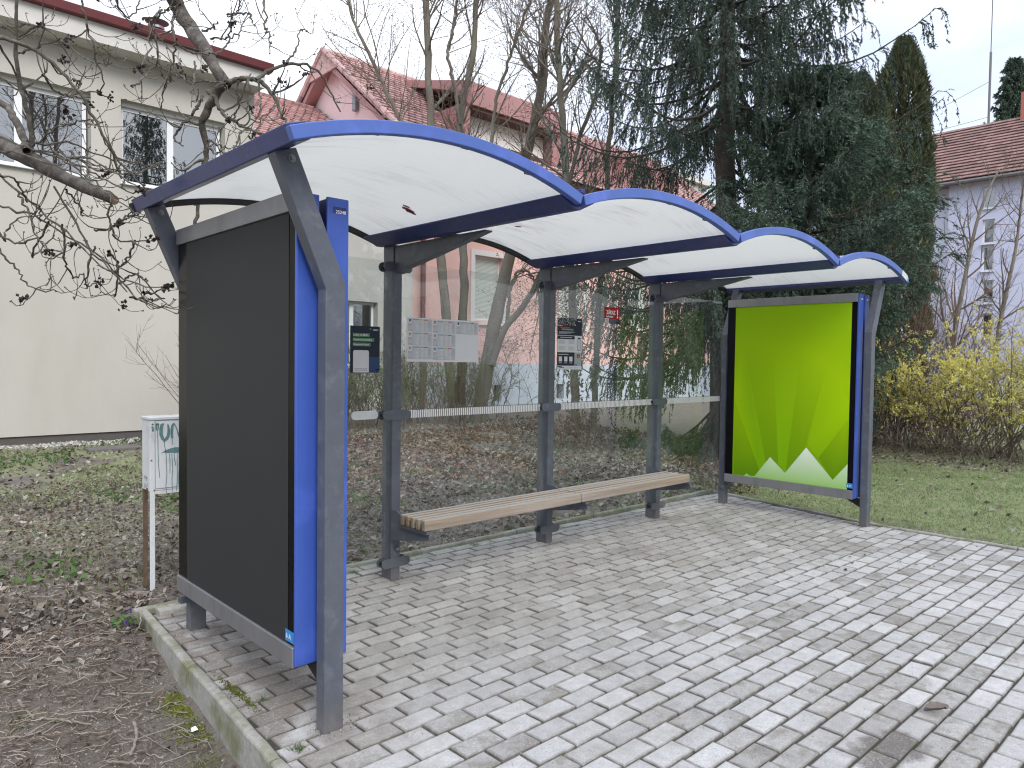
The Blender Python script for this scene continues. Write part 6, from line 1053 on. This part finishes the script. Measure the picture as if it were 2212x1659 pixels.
# ------------------------------------------------------------------ spruces
def spruce(name, label, base, top, Rmax, nwh, nb, needle, droop=1.0, dens=1.0, bark='barkspruce', lean=(0, 0), zlow=.6, seclen=(.22, .62), shape=.75, needles=64, nl=.030, nw=.0068, gap=None, prof=None, lr=(.72, 1.12)):
    t = thing(name, label, 'tree', base); bx, by, bz = base
    zz = np.linspace(0, 1, 24); tp = np.stack([bx+lean[0]*zz, by+lean[1]*zz, bz-.2+(top-bz)*zz], -1); tp[1:-1, :2] += rng.normal(0, .012, (22, 2)); tr = .017*(top-bz)*(1-zz*.93)+.012
    mb = MB(); mb.tubes(tp[None], tr[None], 12); mb.build('trunk', M[bark], t, smooth=True)
    BP = []; BR = []
    for w in range(nwh):
        zf = zlow/(top-bz)+(1-zlow/(top-bz))*(w+rng.uniform(-.3, .3))/nwh; zf = min(max(zf, .02), .985); L0 = Rmax*(1-zf)**shape if prof is None else Rmax*float(np.interp(zf, *prof))
        a0 = rng.uniform(0, 6.28)
        for k in range(nb):
            a = a0+6.283*k/nb+rng.normal(0, .18); L = L0*rng.uniform(*lr)
            o = np.array([np.interp(zf, zz, tp[:, 0]), np.interp(zf, zz, tp[:, 1]), bz+(top-bz)*zf])
            if gap and gap(o[2], a): continue
            s_ = np.linspace(0, 1, 12); el = R(18-30*(1-zf)*droop)
            r_ = L*s_; h_ = L*(math.sin(el)*s_-.30*droop*(1-zf*.8)*np.sin(np.pi*s_*.8)+.16*s_**3)
            P = np.stack([o[0]+np.cos(a)*r_, o[1]+np.sin(a)*r_, o[2]+h_], -1)+np.cumsum(rng.normal(0, .008, (12, 3)), 0); BP.append(P); BR.append((.008+.010*L)*(1-s_*.85))
    BP = np.array(BP); BR = np.array(BR); mb = MB(); mb.tubes(BP, BR, 4)
    Ls = np.linalg.norm(BP[:, -1]-BP[:, 0], axis=1)
    # hanging side shoots
    N = len(BP); k = int(34*dens); tt = .13+.87*np.sort(rng.random((N, k)), 1); f = tt*11; i0 = np.clip(f.astype(int), 0, 10); fr = (f-i0)[..., None]; ii = np.arange(N)[:, None]
    B0 = BP[ii, i0]*(1-fr)+BP[ii, i0+1]*fr; T = nrm(BP[ii, i0+1]-BP[ii, i0]); side = nrm(np.cross(T, [0, 0, 1.]))*np.where(rng.random((N, k)) < .5, -1, 1)[..., None]
    d = nrm(T*.75+side*rng.uniform(.35, 1.0, (N, k, 1))+np.array([0, 0, -.25*droop])+rng.normal(0, .12, (N, k, 3)))
    L = (rng.uniform(*seclen, (N, k))*(1-.45*tt)*np.clip(Ls[:, None]/Rmax*1.25, .35, 1.1))[..., None]
    keep = (rng.random((N, k)) < np.where(B0[..., 2] > 8.7, .35, 1)) if base[0] < 20 else np.ones((N, k), bool)
    C = [B0]; dd = d
    for s_ in range(5): dd = nrm(dd+np.array([0, 0, -(.62 if droop > 1 else .34)*droop])*(1.0 if s_ < 4 else .2)+rng.normal(0, .06, dd.shape)); C.append(C[-1]+dd*L/5)
    S = np.stack(C, 2)[keep]
    c2, r2 = sprout(S, np.full(S.shape[:2], .004), 3, *((.06, .16) if droop > 1 else (.10, .24)), (25, 50), -.45*droop, 4, (.8, 1), .1, .08)
    mb.tubes(S, np.full(S.shape[:2], .0035)*np.linspace(1, .5, 6), 3); mb.build('boughs', M['bough'], t, kind='stuff')
    nd = MB()
    def ndl(P, m, l):
        N_, n_, _ = P.shape; f = rng.random((N_, m))*(n_-1.001); i0 = f.astype(int); fr = (f-i0)[..., None]; ii = np.arange(N_)[:, None]
        c = P[ii, i0]*(1-fr)+P[ii, i0+1]*fr; tg = nrm(P[ii, i0+1]-P[ii, i0]); rd = rng.normal(size=c.shape); rd = nrm(rd-tg*(rd*tg).sum(-1, keepdims=True)); D = nrm(tg*.95+rd*.75)
        shards(nd, c.reshape(-1, 3), D.reshape(-1, 3), rng.uniform(.7, 1.15, N_*m)*l, nw)
    ndl(S, needles, nl); ndl(c2, int(needles*.42), nl*.9)
    ndl(BP[:, 6:], 60, nl)
    nd.build('needles', M[needle], t, kind='stuff'); return t
spA = spruce('spruce', 'tall dark spruce with hanging boughs and a bare stretch of trunk, behind the shelter', (7.78, 2.22, .02), 12.6, 3.15, 38, 7, 'needle', droop=1.25, dens=1.5, lean=(.35, .35), needles=32, prof=([0, .08, .18, .34, .48, .60, 1.0], [.46, .56, .80, 1.0, .90, .70, .12]), zlow=.5, nl=.043, nw=.016, seclen=(.4, 1.15),
             gap=lambda z, a: (4.0 < z < 5.1 and rng.random() < .62) or (1.0 < z < 1.9 and rng.random() < .5))
spB = spruce('spruce', 'younger lighter green spruce with a star shaped tip, in front of the tall dark spruce', (7.92, 1.0, .0), 5.75, 1.78, 20, 7, 'needle2', droop=.62, dens=1.4, needles=32, lr=(.6, 1.25), prof=([0, .12, .28, .42, .6, .85, 1.0], [.35, .38, .62, 1.0, .88, .45, .10]), zlow=.3, nl=.047, nw=.0145, seclen=(.28, .62))
spC = spruce('spruce', 'distant spruce rising behind the roof of the lilac house', (50.7, 8.0, 0), 20.6, 4.4, 30, 7, 'needle2', droop=.75, dens=.42, needles=20, shape=.8, lr=(.6, 1.25), zlow=9.0, nl=.16, nw=.05, seclen=(.7, 1.5))
# trees on the other side of the road: they are what the windows and glass mirror
for (x, y, lab) in ((7.5, -13.5, 'tall dark spruce across the road, mirrored in the windows'), (1.2, -17.0, 'second dark spruce across the road behind the viewer')):
    o = copy_tree(spA); o['label'] = lab; o['group'] = 'trees across the road'; o.location = (x, y, 0)
for (x, y, lab) in ((3.2, -10.0, 'bare tree across the road, mirrored in the left windows'), (-3.5, -15.0, 'bare tree across the road further left'), (12, -14, 'bare tree across the road by the spruce')):
    o = copy_tree(bt0); o['label'] = lab; o['group'] = 'trees across the road'; o.location = (x, y, 0)

# thuja column
def thuja(label, base, h, r, seed):
    t = thing('thuja', label, 'tree', base, group='tall thujas behind the spruces'); N = 52000; z = rng.random(N)**.8; a = rng.uniform(0, 2*np.pi, N)
    prof = np.interp(z, [0, .1, .35, .7, .9, 1.0], [.75, .95, 1.0, .9, .68, .10]); cl = .62+.75*fbm(a*3.6+seed, z*20, 1.0, seed, 3)
    rr_ = r*prof*cl*rng.uniform(.72, 1.0, N)**.5
    C_ = np.stack([base[0]+rr_*np.cos(a), base[1]+rr_*np.sin(a), base[2]+z*h], -1); D = nrm(np.stack([np.cos(a), np.sin(a), np.full(N, 1.3)], -1)+rng.normal(0, .35, (N, 3)))
    mb = MB(); shards(mb, C_, D, rng.uniform(.09, .2, N), .06); mb.build('crown', M['thuja'], t, kind='stuff')
    mb = MB(); mb.cyl(base, (base[0], base[1], base[2]+h*.9), .14, 8, .02); mb.build('trunk', M['bark'], t); return t
thuja('tall narrow thuja column at the right edge of the spruces', (23.1, 4.95, 0), 12.0, 1.05, 1)
thuja('broader thuja hidden mostly behind the young spruce', (21.6, 5.7, 0), 10.6, 1.15, 5)

# shrubs -----------------------------------------------------------------
def shrub(name, label, cat, base, n, h, spread, r, tw='twig', k2=7, k3=4, group=None, arch=0.0, leaf=None, nleaf=0, lsize=.03, flowers=None, lenv=(.35, .9), wid=(0.3, 0.3), up=.35):
    t = thing(name, label, cat, base, group=group); m = 10
    a = rng.uniform(0, 2*np.pi, n); b_ = np.array(base)+np.stack([rng.normal(0, wid[0], n), rng.normal(0, wid[1], n), np.zeros(n)], -1); b_[:, 2] = H(b_[:, 0], b_[:, 1])-.03
    d = nrm(np.stack([np.cos(a)*spread*rng.random(n), np.sin(a)*spread*rng.random(n), np.ones(n)], -1)); L = (h*rng.uniform(.6, 1.1, n))[:, None]; C = [b_]
    for s_ in range(m-1): d = nrm(d+rng.normal(0, .09, d.shape)+np.array([0, 0, -arch*(s_/(m-1))])+np.stack([np.cos(a), np.sin(a), 0*a], -1)*arch*.4*(s_/(m-1))); C.append(C[-1]+d*L/(m-1))
    P = np.stack(C, 1); Rr = (r*rng.uniform(.6, 1.2, n))[:, None]*np.linspace(1, .3, m)[None]
    c2, r2 = sprout(P, Rr, k2, *lenv, (20, 55), up-arch, 7, (.45, .7), .15, .12, rmin=.0025); c3, r3 = sprout(c2, r2, max(2, k3-1), lenv[0]*.35, lenv[1]*.4, (25, 65), up*.8, 4, (.5, .8), .1, .12, rmin=.0022)
    mb = MB(); mb.tubes(P, Rr, 4); mb.tubes(c2[:, ::2], r2[:, ::2], 3); mb.tubes(c3, r3, 3); mb.build('stems', M[tw], t, kind='stuff')
    allp = np.concatenate([c2.reshape(-1, 3), c3.reshape(-1, 3)])
    if leaf: mb = MB(); pick = allp[rng.integers(0, len(allp), nleaf)]+rng.normal(0, .012, (nleaf, 3)); leaves(mb, pick, lsize, .3, .3, .55); mb.build('leaves', M[leaf], t, kind='stuff')
    if flowers:
        ff = np.concatenate([c2[:, 1:].reshape(-1, 3), c3.reshape(-1, 3)]); w_ = np.clip((ff[:, 2]-.25)/1.0, .10, 1)*np.clip((fbm(ff[:, 0]*2.2+ff[:, 1], ff[:, 2]*2.2, 1, 4, 3)-.30)*3, .12, 1); ff = ff[rng.random(len(ff)) < w_]
        pick = ff[rng.integers(0, len(ff), flowers)]+rng.normal(0, .014, (flowers, 3)); mb = MB(); leaves(mb, pick, .023, .2, .5, .8); mb.build('flowers', M['yellow'], t, kind='stuff')
    return t
shrub('forsythia', 'yellow flowering forsythia, nearest bush at the right edge behind the lawn', 'shrub', (10.8, -1.25, 0), 70, 2.45, 1.1, .011, 'twig', 7, 4, 'forsythia bushes at the edge of the lawn', arch=.24, flowers=32000, wid=(.45, .6))
shrub('forsythia', 'yellow flowering forsythia right of the shelter post, its left neighbour bare brown shrubs', 'shrub', (11.2, .05, 0), 64, 2.4, 1.1, .011, 'twig', 7, 4, 'forsythia bushes at the edge of the lawn', arch=.24, flowers=26000, wid=(.4, .5))
shrub('forsythia', 'sparser forsythia in the gap between the spruce and the other yellow bushes', 'shrub', (10.9, 1.15, 0), 46, 2.1, .9, .010, 'twig', 7, 4, 'forsythia bushes at the edge of the lawn', arch=.22, flowers=15000, wid=(.35, .35))
shrub('bare_shrub', 'tall reddish brown bare shrub behind the right shelter post', 'shrub', (13.2, 1.55, 0), 90, 3.6, .55, .013, 'twigred', 8, 4, 'bare shrubs beside the forsythia', wid=(.7, .6), lenv=(.4, 1.1))
shrub('bare_shrub', 'reddish brown bare shrub between the spruce and the forsythia', 'shrub', (12.2, 2.6, 0), 70, 3.2, .55, .012, 'twigred', 8, 4, 'bare shrubs beside the forsythia', wid=(.6, .6), lenv=(.4, 1.0))
shrub('bare_shrub', 'loose grey bare shrub behind the forsythia, in front of the lilac house', 'shrub', (14.6, .2, 0), 34, 2.9, .75, .012, 'twig', 6, 4, 'bare shrubs beside the forsythia', wid=(.8, .7), lenv=(.4, 1.1))
shrub('bare_shrub', 'low tangle of brown stems under the forsythia at the lawn edge', 'shrub', (10.0, -.55, 0), 60, .85, 1.6, .007, 'twig', 6, 4, 'bare shrubs beside the forsythia', wid=(.5, .9), lenv=(.25, .6), arch=.3)
shrub('hedge_bush', 'olive green leafy bush behind the small blue ticket poster', 'shrub', (5.1, 8.0, .05), 110, 1.7, .45, .009, 'twig', 8, 4, leaf='weed', nleaf=9000, lsize=.035, wid=(.75, .35), lenv=(.3, .7))
shrub('hedge_bush', 'twiggy bush with sparse green and red leaves behind the first post', 'shrub', (6.7, 8.1, .05), 80, 1.6, .6, .009, 'twigred', 8, 4, leaf='weed', nleaf=5000, lsize=.035, wid=(.7, .4), lenv=(.3, .7))
shrub('bare_shrub', 'thin bare shrub in front of the cream wall, left of the dark poster', 'shrub', (1.9, 7.0, .05), 16, 2.1, 1.1, .008, 'twigred', 6, 4, wid=(.15, .15), lenv=(.35, .9))
shrub('bare_shrub', 'thin saplings and suckers around the forked tree behind the glass', 'shrub', (9.6, 9.2, .1), 26, 1.8, .8, .009, 'twig', 6, 3, wid=(1.2, .5), lenv=(.3, .9))
shrub('bare_shrub', 'low brown leafy shrub at the foot of the second post, behind the glass', 'shrub', (6.3, 4.3, .05), 26, .55, 1.2, .006, 'twigred', 6, 3, leaf='litterred', nleaf=1500, lsize=.06, wid=(.45, .3), lenv=(.2, .45))
shrub('bare_shrub', 'low dry brown plants against the kerb below the green poster', 'shrub', (4.75, .25, 0), 22, .35, 1.2, .004, 'twigred', 5, 3, leaf='litterred', nleaf=350, lsize=.05, wid=(.15, .25), lenv=(.1, .3))
SS = [np.array(a) for a in DATA['sap']]
for s_, lab in zip(SS, ('slim bare sapling in front of the lilac house, left of the pair', 'slim bare sapling in front of the lilac house, right of the pair')):
    s_ = np.vstack([[[s_[0][0], s_[0][1], -.05, s_[0][3]*1.3]], s_]); t = thing('sapling', lab, 'tree', (s_[0][0], s_[0][1], 0), group='saplings in front of the lilac house'); P = resample(s_, 30)
    mb = MB(); mb.tubes(P[None, :, :3], P[None, :, 3], 6); mb.build('trunk', M['bark'], t, smooth=True)
    c1, r1 = sprout(P[None, 8:, :3], P[None, 8:, 3], 20, .8, 1.9, (25, 50), .35, 9, (.35, .55), .0, .07); c2, r2 = sprout(c1, r1, 7, .3, .8, (25, 60), .25, 6, (.5, .7), rmin=.0035); c3, r3 = sprout(c2, r2, 2, .1, .3, (25, 60), .25, 4, (.6, .8), rmin=.003)
    mb = MB(); mb.tubes(c1, r1, 4); mb.tubes(c2, r2, 3); mb.tubes(c3, r3, 3); mb.build('branches', M['twig'], t, kind='stuff')
mb = MB(); N = 500; C_ = np.stack([rng.normal(1.66, .16, N), rng.uniform(8.1, 8.5, N), .02+.42*rng.random(N)**1.3], -1); C_[:, 0] += (C_[:, 2]-.2)*.2; leaves(mb, C_, .07, .2)
tag(mb.build('ivy', mat('dark_ivy', (.045, .065, .035), .5, 0, .2, isl=.3)), 'small dark ivy clump against the foot of the cream wall', 'ivy')

# ------------------------------------------------------------------ ground cover
def scatter(n, x0, x1, y0, y1, keep):
    x = rng.uniform(x0, x1, n); y = rng.uniform(y0, y1, n); k = keep(x, y); return x[k], y[k]
def out_(x, y): return ~((x > xkl(y)-.06) & (x < xkr(y)+.05) & (y < .43))
def place(x, y, dz=.004): return np.stack([x, y, H(x, y)+dz], -1)
mb = MB()
x, y = scatter(46000, -4, 9.5, .4, 10.5, lambda x, y: out_(x, y) & (y < 8.1) & (rng.random(len(x)) < np.clip(.30+.9*fbm(x, y, .8, 2)+np.where(x > 1.5, .25, -.22)-np.where(x > 8.5, .4, 0), .05, 1)) & (rng.random(len(x)) < np.where(y < 4.5, 1, .5)))
leaves(mb, place(x, y, .010), .058, .55, .5)
x, y = scatter(8500, -3.6, -1.2, -2.3, .9, lambda x, y: out_(x, y) & (rng.random(len(x)) < .05+.60*sstep(-.35, .5, y)+.1*fbm(x, y, 2, 6))); leaves(mb, place(x, y, .008), .036, .6, .5)
x, y = scatter(5200, 4.3, 12.5, -3.5, 3.0, lambda x, y: out_(x, y) & ((x > 9.0+.4*np.sin(y*2)) | (y > .2) | (rng.random(len(x)) < .10))); leaves(mb, place(x, y, .012), .06, .55, .5)
x, y = scatter(30000, -3.6, 1.4, .2, 5.2, lambda x, y: out_(x, y) & (rng.random(len(x)) < .35+.5*fbm(x, y, 1.1, 77))); leaves(mb, place(x, y, .006), .030, .6, .5)
ob = mb.build('leaf_litter', M['litter']); tag(ob, 'brown and grey dead leaves lying on the soil behind the glass and on the left', None, None, 'stuff')
mb = MB(); x, y = scatter(14000, 1.0, 9.0, 1.2, 7.0, lambda x, y: (fbm(x, y, .55, 12) > .50) & (rng.random(len(x)) < .8)); leaves(mb, place(x, y, .02), .075, .5, .5)
tag(mb.build('leaf_drifts', M['litterred']), 'drifts of larger red brown leaves behind the glass wall', None, None, 'stuff')
# thin twigs over the bare soil
mb = MB()
def twigs(n, x0, x1, y0, y1, L0, L1, r, keep, dz=.008, m=5):
    x, y = scatter(n, x0, x1, y0, y1, keep); n = len(x); a = rng.uniform(0, np.pi, n)+np.pi/2*(rng.random(n) < .3); L = rng.uniform(L0, L1, n)*rng.random(n)**.5
    s_ = np.linspace(-.5, .5, m); cv = rng.normal(0, .10, n)
    px = x[:, None]+np.cos(a)[:, None]*s_*L[:, None]-np.sin(a)[:, None]*cv[:, None]*(s_**2)*L[:, None]*4; py = y[:, None]+np.sin(a)[:, None]*s_*L[:, None]+np.cos(a)[:, None]*cv[:, None]*(s_**2)*L[:, None]*4
    pz = H(px, py).max(1)[:, None]+dz+rng.uniform(0, .012, n)[:, None]+rng.normal(0, .004, (n, m)); mb.tubes(np.stack([px, py, pz], -1), (r*rng.uniform(.5, 1.3, n))[:, None]*np.linspace(1, .6, m)[None], 3)
dn = lambda x, y: out_(x, y) & (x < xkl(y)-.08) & (rng.random(len(x)) < np.clip(1.5*fbm(x, y, 1.5, 21)-.15+.5*np.clip(-1.55-x, 0, .5), .12, 1))
twigs(5600, -3.2, -1.35, -2.3, .45, .03, .18, .0021, dn); twigs(700, -3.2, -1.4, -2.3, .3, .10, .30, .0032, dn)
twigs(5500, -3, 1.2, .3, 4.5, .04, .2, .002, lambda x, y: out_(x, y) & (rng.random(len(x)) < .6)); twigs(2500, 0, 8, .5, 6, .05, .22, .0022, lambda x, y: out_(x, y)); twigs(500, 8.6, 12, -3, 2, .15, .5, .003, lambda x, y: out_(x, y))
tag(mb.build('twig_litter', M['twigground']), 'thin broken twigs scattered over the bare soil on the left', None, None, 'stuff')
mb = MB(); x, y = scatter(5200, -3, -1.3, -2.3, .7, lambda x, y: out_(x, y)); P_ = place(x, y, .001); buds(mb, P_, .0052); tag(mb.build('gravel_bits', mat('pale_grit', (.26, .23, .20), .9, 0, .2, isl=.5)), 'small pale stones and crumbs in the soil beside the kerb', None, None, 'stuff')
# grass
def grass(name, label, pts, h, w, mt, lean=.55):
    N = len(pts); mb = MB(); d = nrm(rng.normal(0, lean, (N, 3))*np.array([1, 1, .2])+np.array([0, 0, 1.])); L = (h*rng.uniform(.5, 1.3, N)); s_ = nrm(np.cross(d, rng.normal(size=(N, 3))))*w/2; mid = pts+d*L[:, None]*.55; d2 = nrm(d+nrm(d*np.array([1, 1, 0]))*.7); tip = mid+d2*L[:, None]*.5
    V = np.stack([pts-s_, pts+s_, mid+s_*.8, mid-s_*.8, tip], 1).reshape(-1, 3); i_ = np.arange(N)*5; mb.add(V, np.stack([i_, i_+1, i_+2, i_+3], -1)); mb.f.setdefault((3, 0), []).append((np.stack([i_+3, i_+2, i_+4], -1)+mb.n-len(V), 0))
    return tag(mb.build(name, M[mt]), label, None, None, 'stuff')
x, y = scatter(70000, 4.1, 10.5, -4.8, 1.4, lambda x, y: (x > xkr(y)+.05) & (rng.random(len(x)) < np.clip(1.15-np.clip(x-7.6, 0, 3)*.42-np.clip(y+.1, 0, 3)*.9+(fbm(x, y, 1.3, 31)-.45), .04, 1))); grass('lawn', 'short green lawn to the right of the paving', place(x, y, -.004), .040, .0045, 'grass')
x, y = scatter(26000, 5.5, 11.5, -5.5, 1.5, lambda x, y: rng.random(len(x)) < np.clip((x-5.5)*.3, 0, .9)*(.4+fbm(x, y, 1.1, 8))); grass('dry_grass', 'yellowed dry grass at the far side of the lawn', place(x, y, -.002), .030, .006, 'drygrass', 1.2)
x, y = scatter(75000, -4, 3.5, .9, 8.3, lambda x, y: rng.random(len(x)) < np.clip((fbm(x, y, .9, 41)-.40)*4, 0.02, 1)*np.where(y > 3.0, .85, .62)*np.where(x > 1.6, .35, 1)); grass('rough_grass', 'rough patchy grass between the bare soil and the cream building', place(x, y, -.002), .05, .006, 'roughgrass', .8)
x, y = scatter(7000, -4, 1.5, .9, 8.3, lambda x, y: fbm(x, y, 1.2, 45) > .52)
mb = MB(); leaves(mb, place(x, y, .03), .06, .35, .4, .5); x, y = scatter(4500, .2, 8, .45, 5, lambda x, y: (fbm(x, y, 1.6, 55) > .55)); leaves(mb, place(x, y, .03), .055, .35, .4, .45); tag(mb.build('weed_patches', M['weed']), 'low green weeds among the dead leaves', None, None, 'stuff')
# tufts: soil patches, joints, moss
def tuft(cx, cy, n, s_, h, mt='grass', nm='grass_tuft'): x = rng.normal(cx, s_, n); y = rng.normal(cy, s_*.7, n); return x, y
pts = []
for (cx, cy, n, s_) in ((-1.52, -1.10, 300, .055), (-1.56, -1.32, 260, .055), (-1.46, -1.36, 140, .04), (-1.95, -.35, 120, .06), (-1.45, .55, 260, .10), (-1.28, 1.0, 180, .08), (-1.7, .9, 200, .1), (-2.0, 1.4, 220, .12), (-1.35, 1.5, 200, .1), (-.9, 1.9, 200, .12)): x, y = tuft(cx, cy, n, s_, .04); k = out_(x, y); pts.append(place(x[k], y[k], -.002))
grass('grass_tufts', 'small green grass tufts in the bare soil beside the kerb', np.concatenate(pts), .038, .0025, 'drygrass', .9)
pts = []
for (cx, cy, n, s_) in ((-1.315, -1.455, 60, .012), (-1.24, -1.02, 20, .01), (-.05, .27, 60, .015), (1.0, .30, 60, .02), (-1.10, .30, 50, .02), (.16, .26, 30, .01)): x = rng.normal(cx, s_, n); y = rng.normal(cy, s_, n); pts.append(np.stack([x, y, np.full(n, -.004)], -1))
grass('joint_weeds', 'tiny weeds growing in the paving joints', np.concatenate(pts), .028, .003, 'weed', .8)
pts = [np.stack([rng.normal(cx, s_, n), rng.normal(cy, s_*1.6, n), np.zeros(n)], -1) for cx, cy, n, s_ in ((-1.395, -.62, 2200, .035), (-1.42, -.55, 900, .03), (-1.45, -.85, 500, .04))]; P_ = np.concatenate(pts); P_ = P_[out_(P_[:, 0], P_[:, 1]) & (P_[:, 0] < xkl(P_[:, 1])-.05)]; P_[:, 2] = H(P_[:, 0], P_[:, 1])+.002; mb = MB(); buds(mb, P_, .004)
q2 = np.stack([rng.normal(-1.300, .010, 500), rng.normal(-.87, .10, 500), rng.uniform(-.008, .002, 500)], -1); buds(mb, q2, .003); tag(mb.build('moss', M['moss']), 'bright moss patch beside the kerb', None, None, 'stuff')
x, y = scatter(700, -1.2, 1.0, 8.05, 8.5, lambda x, y: rng.random(len(x)) < .7); mb = MB(); buds(mb, place(x, y, .005), .022); tag(mb.build('gravel_strip', mat('pale_gravel', (.40, .385, .36), .9, 0, .2, isl=.4)), 'pale gravel strip along the foot of the cream wall', None, None, 'stuff')
mb = MB(); mb.box(.05, .75, 7.25, 7.60, H(.3, 7.4)-.05, H(.3, 7.4)+.035); tag(mb.build('drain_cover', mat('dark_concrete', (.14, .13, .12), .9, 0, .2), bevel=.01), 'flat grey drain cover in the grass near the cream wall', 'drain cover')
# larger sticks
def P2(x, y, dz=.0): return (x, y, float(H(x, y))+dz)
def stick(label, pts, r0, r1, group='fallen sticks on the soil beside the kerb'):
    P = resample(np.array([(*p_, r) for p_, r in zip(pts, np.linspace(r0, r1, len(pts)))]), 16); P[1:-1, :3] += rng.normal(0, .0018, (14, 3)); P[:, 3] *= rng.uniform(.85, 1.15, 16)
    P[:, 2] = np.maximum(P[:, 2], H(P[:, 0], P[:, 1])+P[:, 3]*.7)
    mb = MB(); mb.tubes(P[None, :, :3], P[None, :, 3], 8, cap=True); mb.cyl(P[0, :3], P[0, :3]+nrm(P[0, :3]-P[1, :3])*.002, P[0, 3]*.95, 8)
    return tag(mb.build('fallen_stick', M['stick'], smooth=False), label, 'stick', group)
for it in STICKS: stick(*it)
# violets by the kerb corner, dead leaf on the paving, scrap of paper
vo = thing('violet_plant', 'small violet plant in flower at the kerb corner', 'flower', P2(-1.40, .30))
mb = MB(); N = 26; C_ = np.stack([rng.normal(-1.41, .035, N), rng.normal(.27, .05, N), np.zeros(N)], -1); C_[:, 2] = H(C_[:, 0], C_[:, 1])+rng.uniform(.02, .07, N); leaves(mb, C_, .045, .6, .3, .8); mb.build('leaves', M['weed'], vo)
for (x, y, z) in ((-1.375, .31, .085), (-1.395, .335, .07), (-1.43, .20, .07), (-1.41, .17, .06)):
    mb = MB(); b_ = P2(x, y); c = np.array([b_[0], b_[1], b_[2]+z]); mb.tubes(np.array([[b_, tuple((np.array(b_)+c)/2+.004), tuple(c)]]), np.full((1, 3), .0012), 4); leaves(mb, c+rng.normal(0, .005, (6, 3)), .012, .2, .4, .9); mb.build('flower', M['violet'], vo)
vs = MB(); 
for (x, y) in ((.15, .62), (-.15, .70), (.42, .55), (-.25, .55), (.9, .60), (.33, .80)): c = np.array(P2(x, y, .05)); leaves(vs, c+rng.normal(0, .02, (8, 3)), .011, .2, .4, .9)
tag(vs.build('violet_patch', M['violet']), 'tiny violet flowers scattered behind the rear kerb', None, None, 'stuff')
# curled brown leaf
n1, n2 = 9, 6; V = []; 
for i_ in range(n1):
    s_ = i_/(n1-1)-.5; wd = .027*math.cos(s_*2.9)**.8+.001
    for j_ in range(n2):
        t_ = j_/(n2-1)-.5; V.append((s_*.105+.010*math.sin(t_*5), t_*2*wd, .006+.016*(abs(t_)*2)**1.5+.010*math.cos(s_*3)*.6+rng.normal(0, .0015)-.004*math.cos(t_*9)))
V = np.array(V); a = R(-32); V = np.stack([.70+V[:, 0]*math.cos(a)-V[:, 1]*math.sin(a), -2.905+V[:, 0]*math.sin(a)+V[:, 1]*math.cos(a), V[:, 2]+.004], -1)
mb = MB(); mb.add(V, [(i_*n2+j_, i_*n2+j_+1, (i_+1)*n2+j_+1, (i_+1)*n2+j_) for i_ in range(n1-1) for j_ in range(n2-1)])
tag(mb.build('dead_leaf', mat('curled_brown_leaf', (.145, .115, .10), .7, 0, .3, 90, .5, 120), smooth=True), 'single curled brown leaf lying on the pale paving', 'leaf')
mb = MB(); c = P2(-1.465, -.86, .012); mb.add([(c[0]-.012, c[1]-.004, c[2]), (c[0]+.012, c[1]-.010, c[2]+.004), (c[0]+.008, c[1]+.012, c[2]+.012), (c[0]-.010, c[1]+.010, c[2]+.010)], [(0, 1, 2, 3)]); tag(mb.build('paper_scrap', M['white']), 'tiny white paper scrap on the soil beside the kerb', 'litter')
# grit, dropped leaves and bits on the paving
mb = MB(); N = 1500; x = rng.uniform(-1.2, 4.0, N); y = rng.uniform(-3.2, .33, N); k = (x > xkl(y)+.03) & (x < xkr(y)-.02); buds(mb, np.stack([x[k], y[k], np.full(k.sum(), .001)], -1), .0022)
for c in posts_xy: N = 90; buds(mb, np.stack([rng.normal(c[0], .055, N), rng.normal(c[1], .05, N), np.full(N, .001)], -1), .003)
tag(mb.build('paving_grit', mat('mixed_grit', (.25, .22, .19), .9, 0, .2, isl=.7)), 'tiny grit and crumbs lying on the paving', None, None, 'stuff')
mb = MB(); x, y = rng.uniform(-1.1, 4.0, 60), rng.uniform(-1.2, .33, 60); leaves(mb, np.stack([x, y, np.full(60, .008)], -1), .016, .7, .4); x, y = rng.normal(3.3, .5, 26), rng.normal(-2.0, .25, 26); leaves(mb, np.stack([x, y, np.full(26, .008)], -1), .03, .7, .4); tag(mb.build('leaf_bits', M['litter']), 'a few torn leaf bits lying on the paving', None, None, 'stuff')
scene.update_tag() if False else None
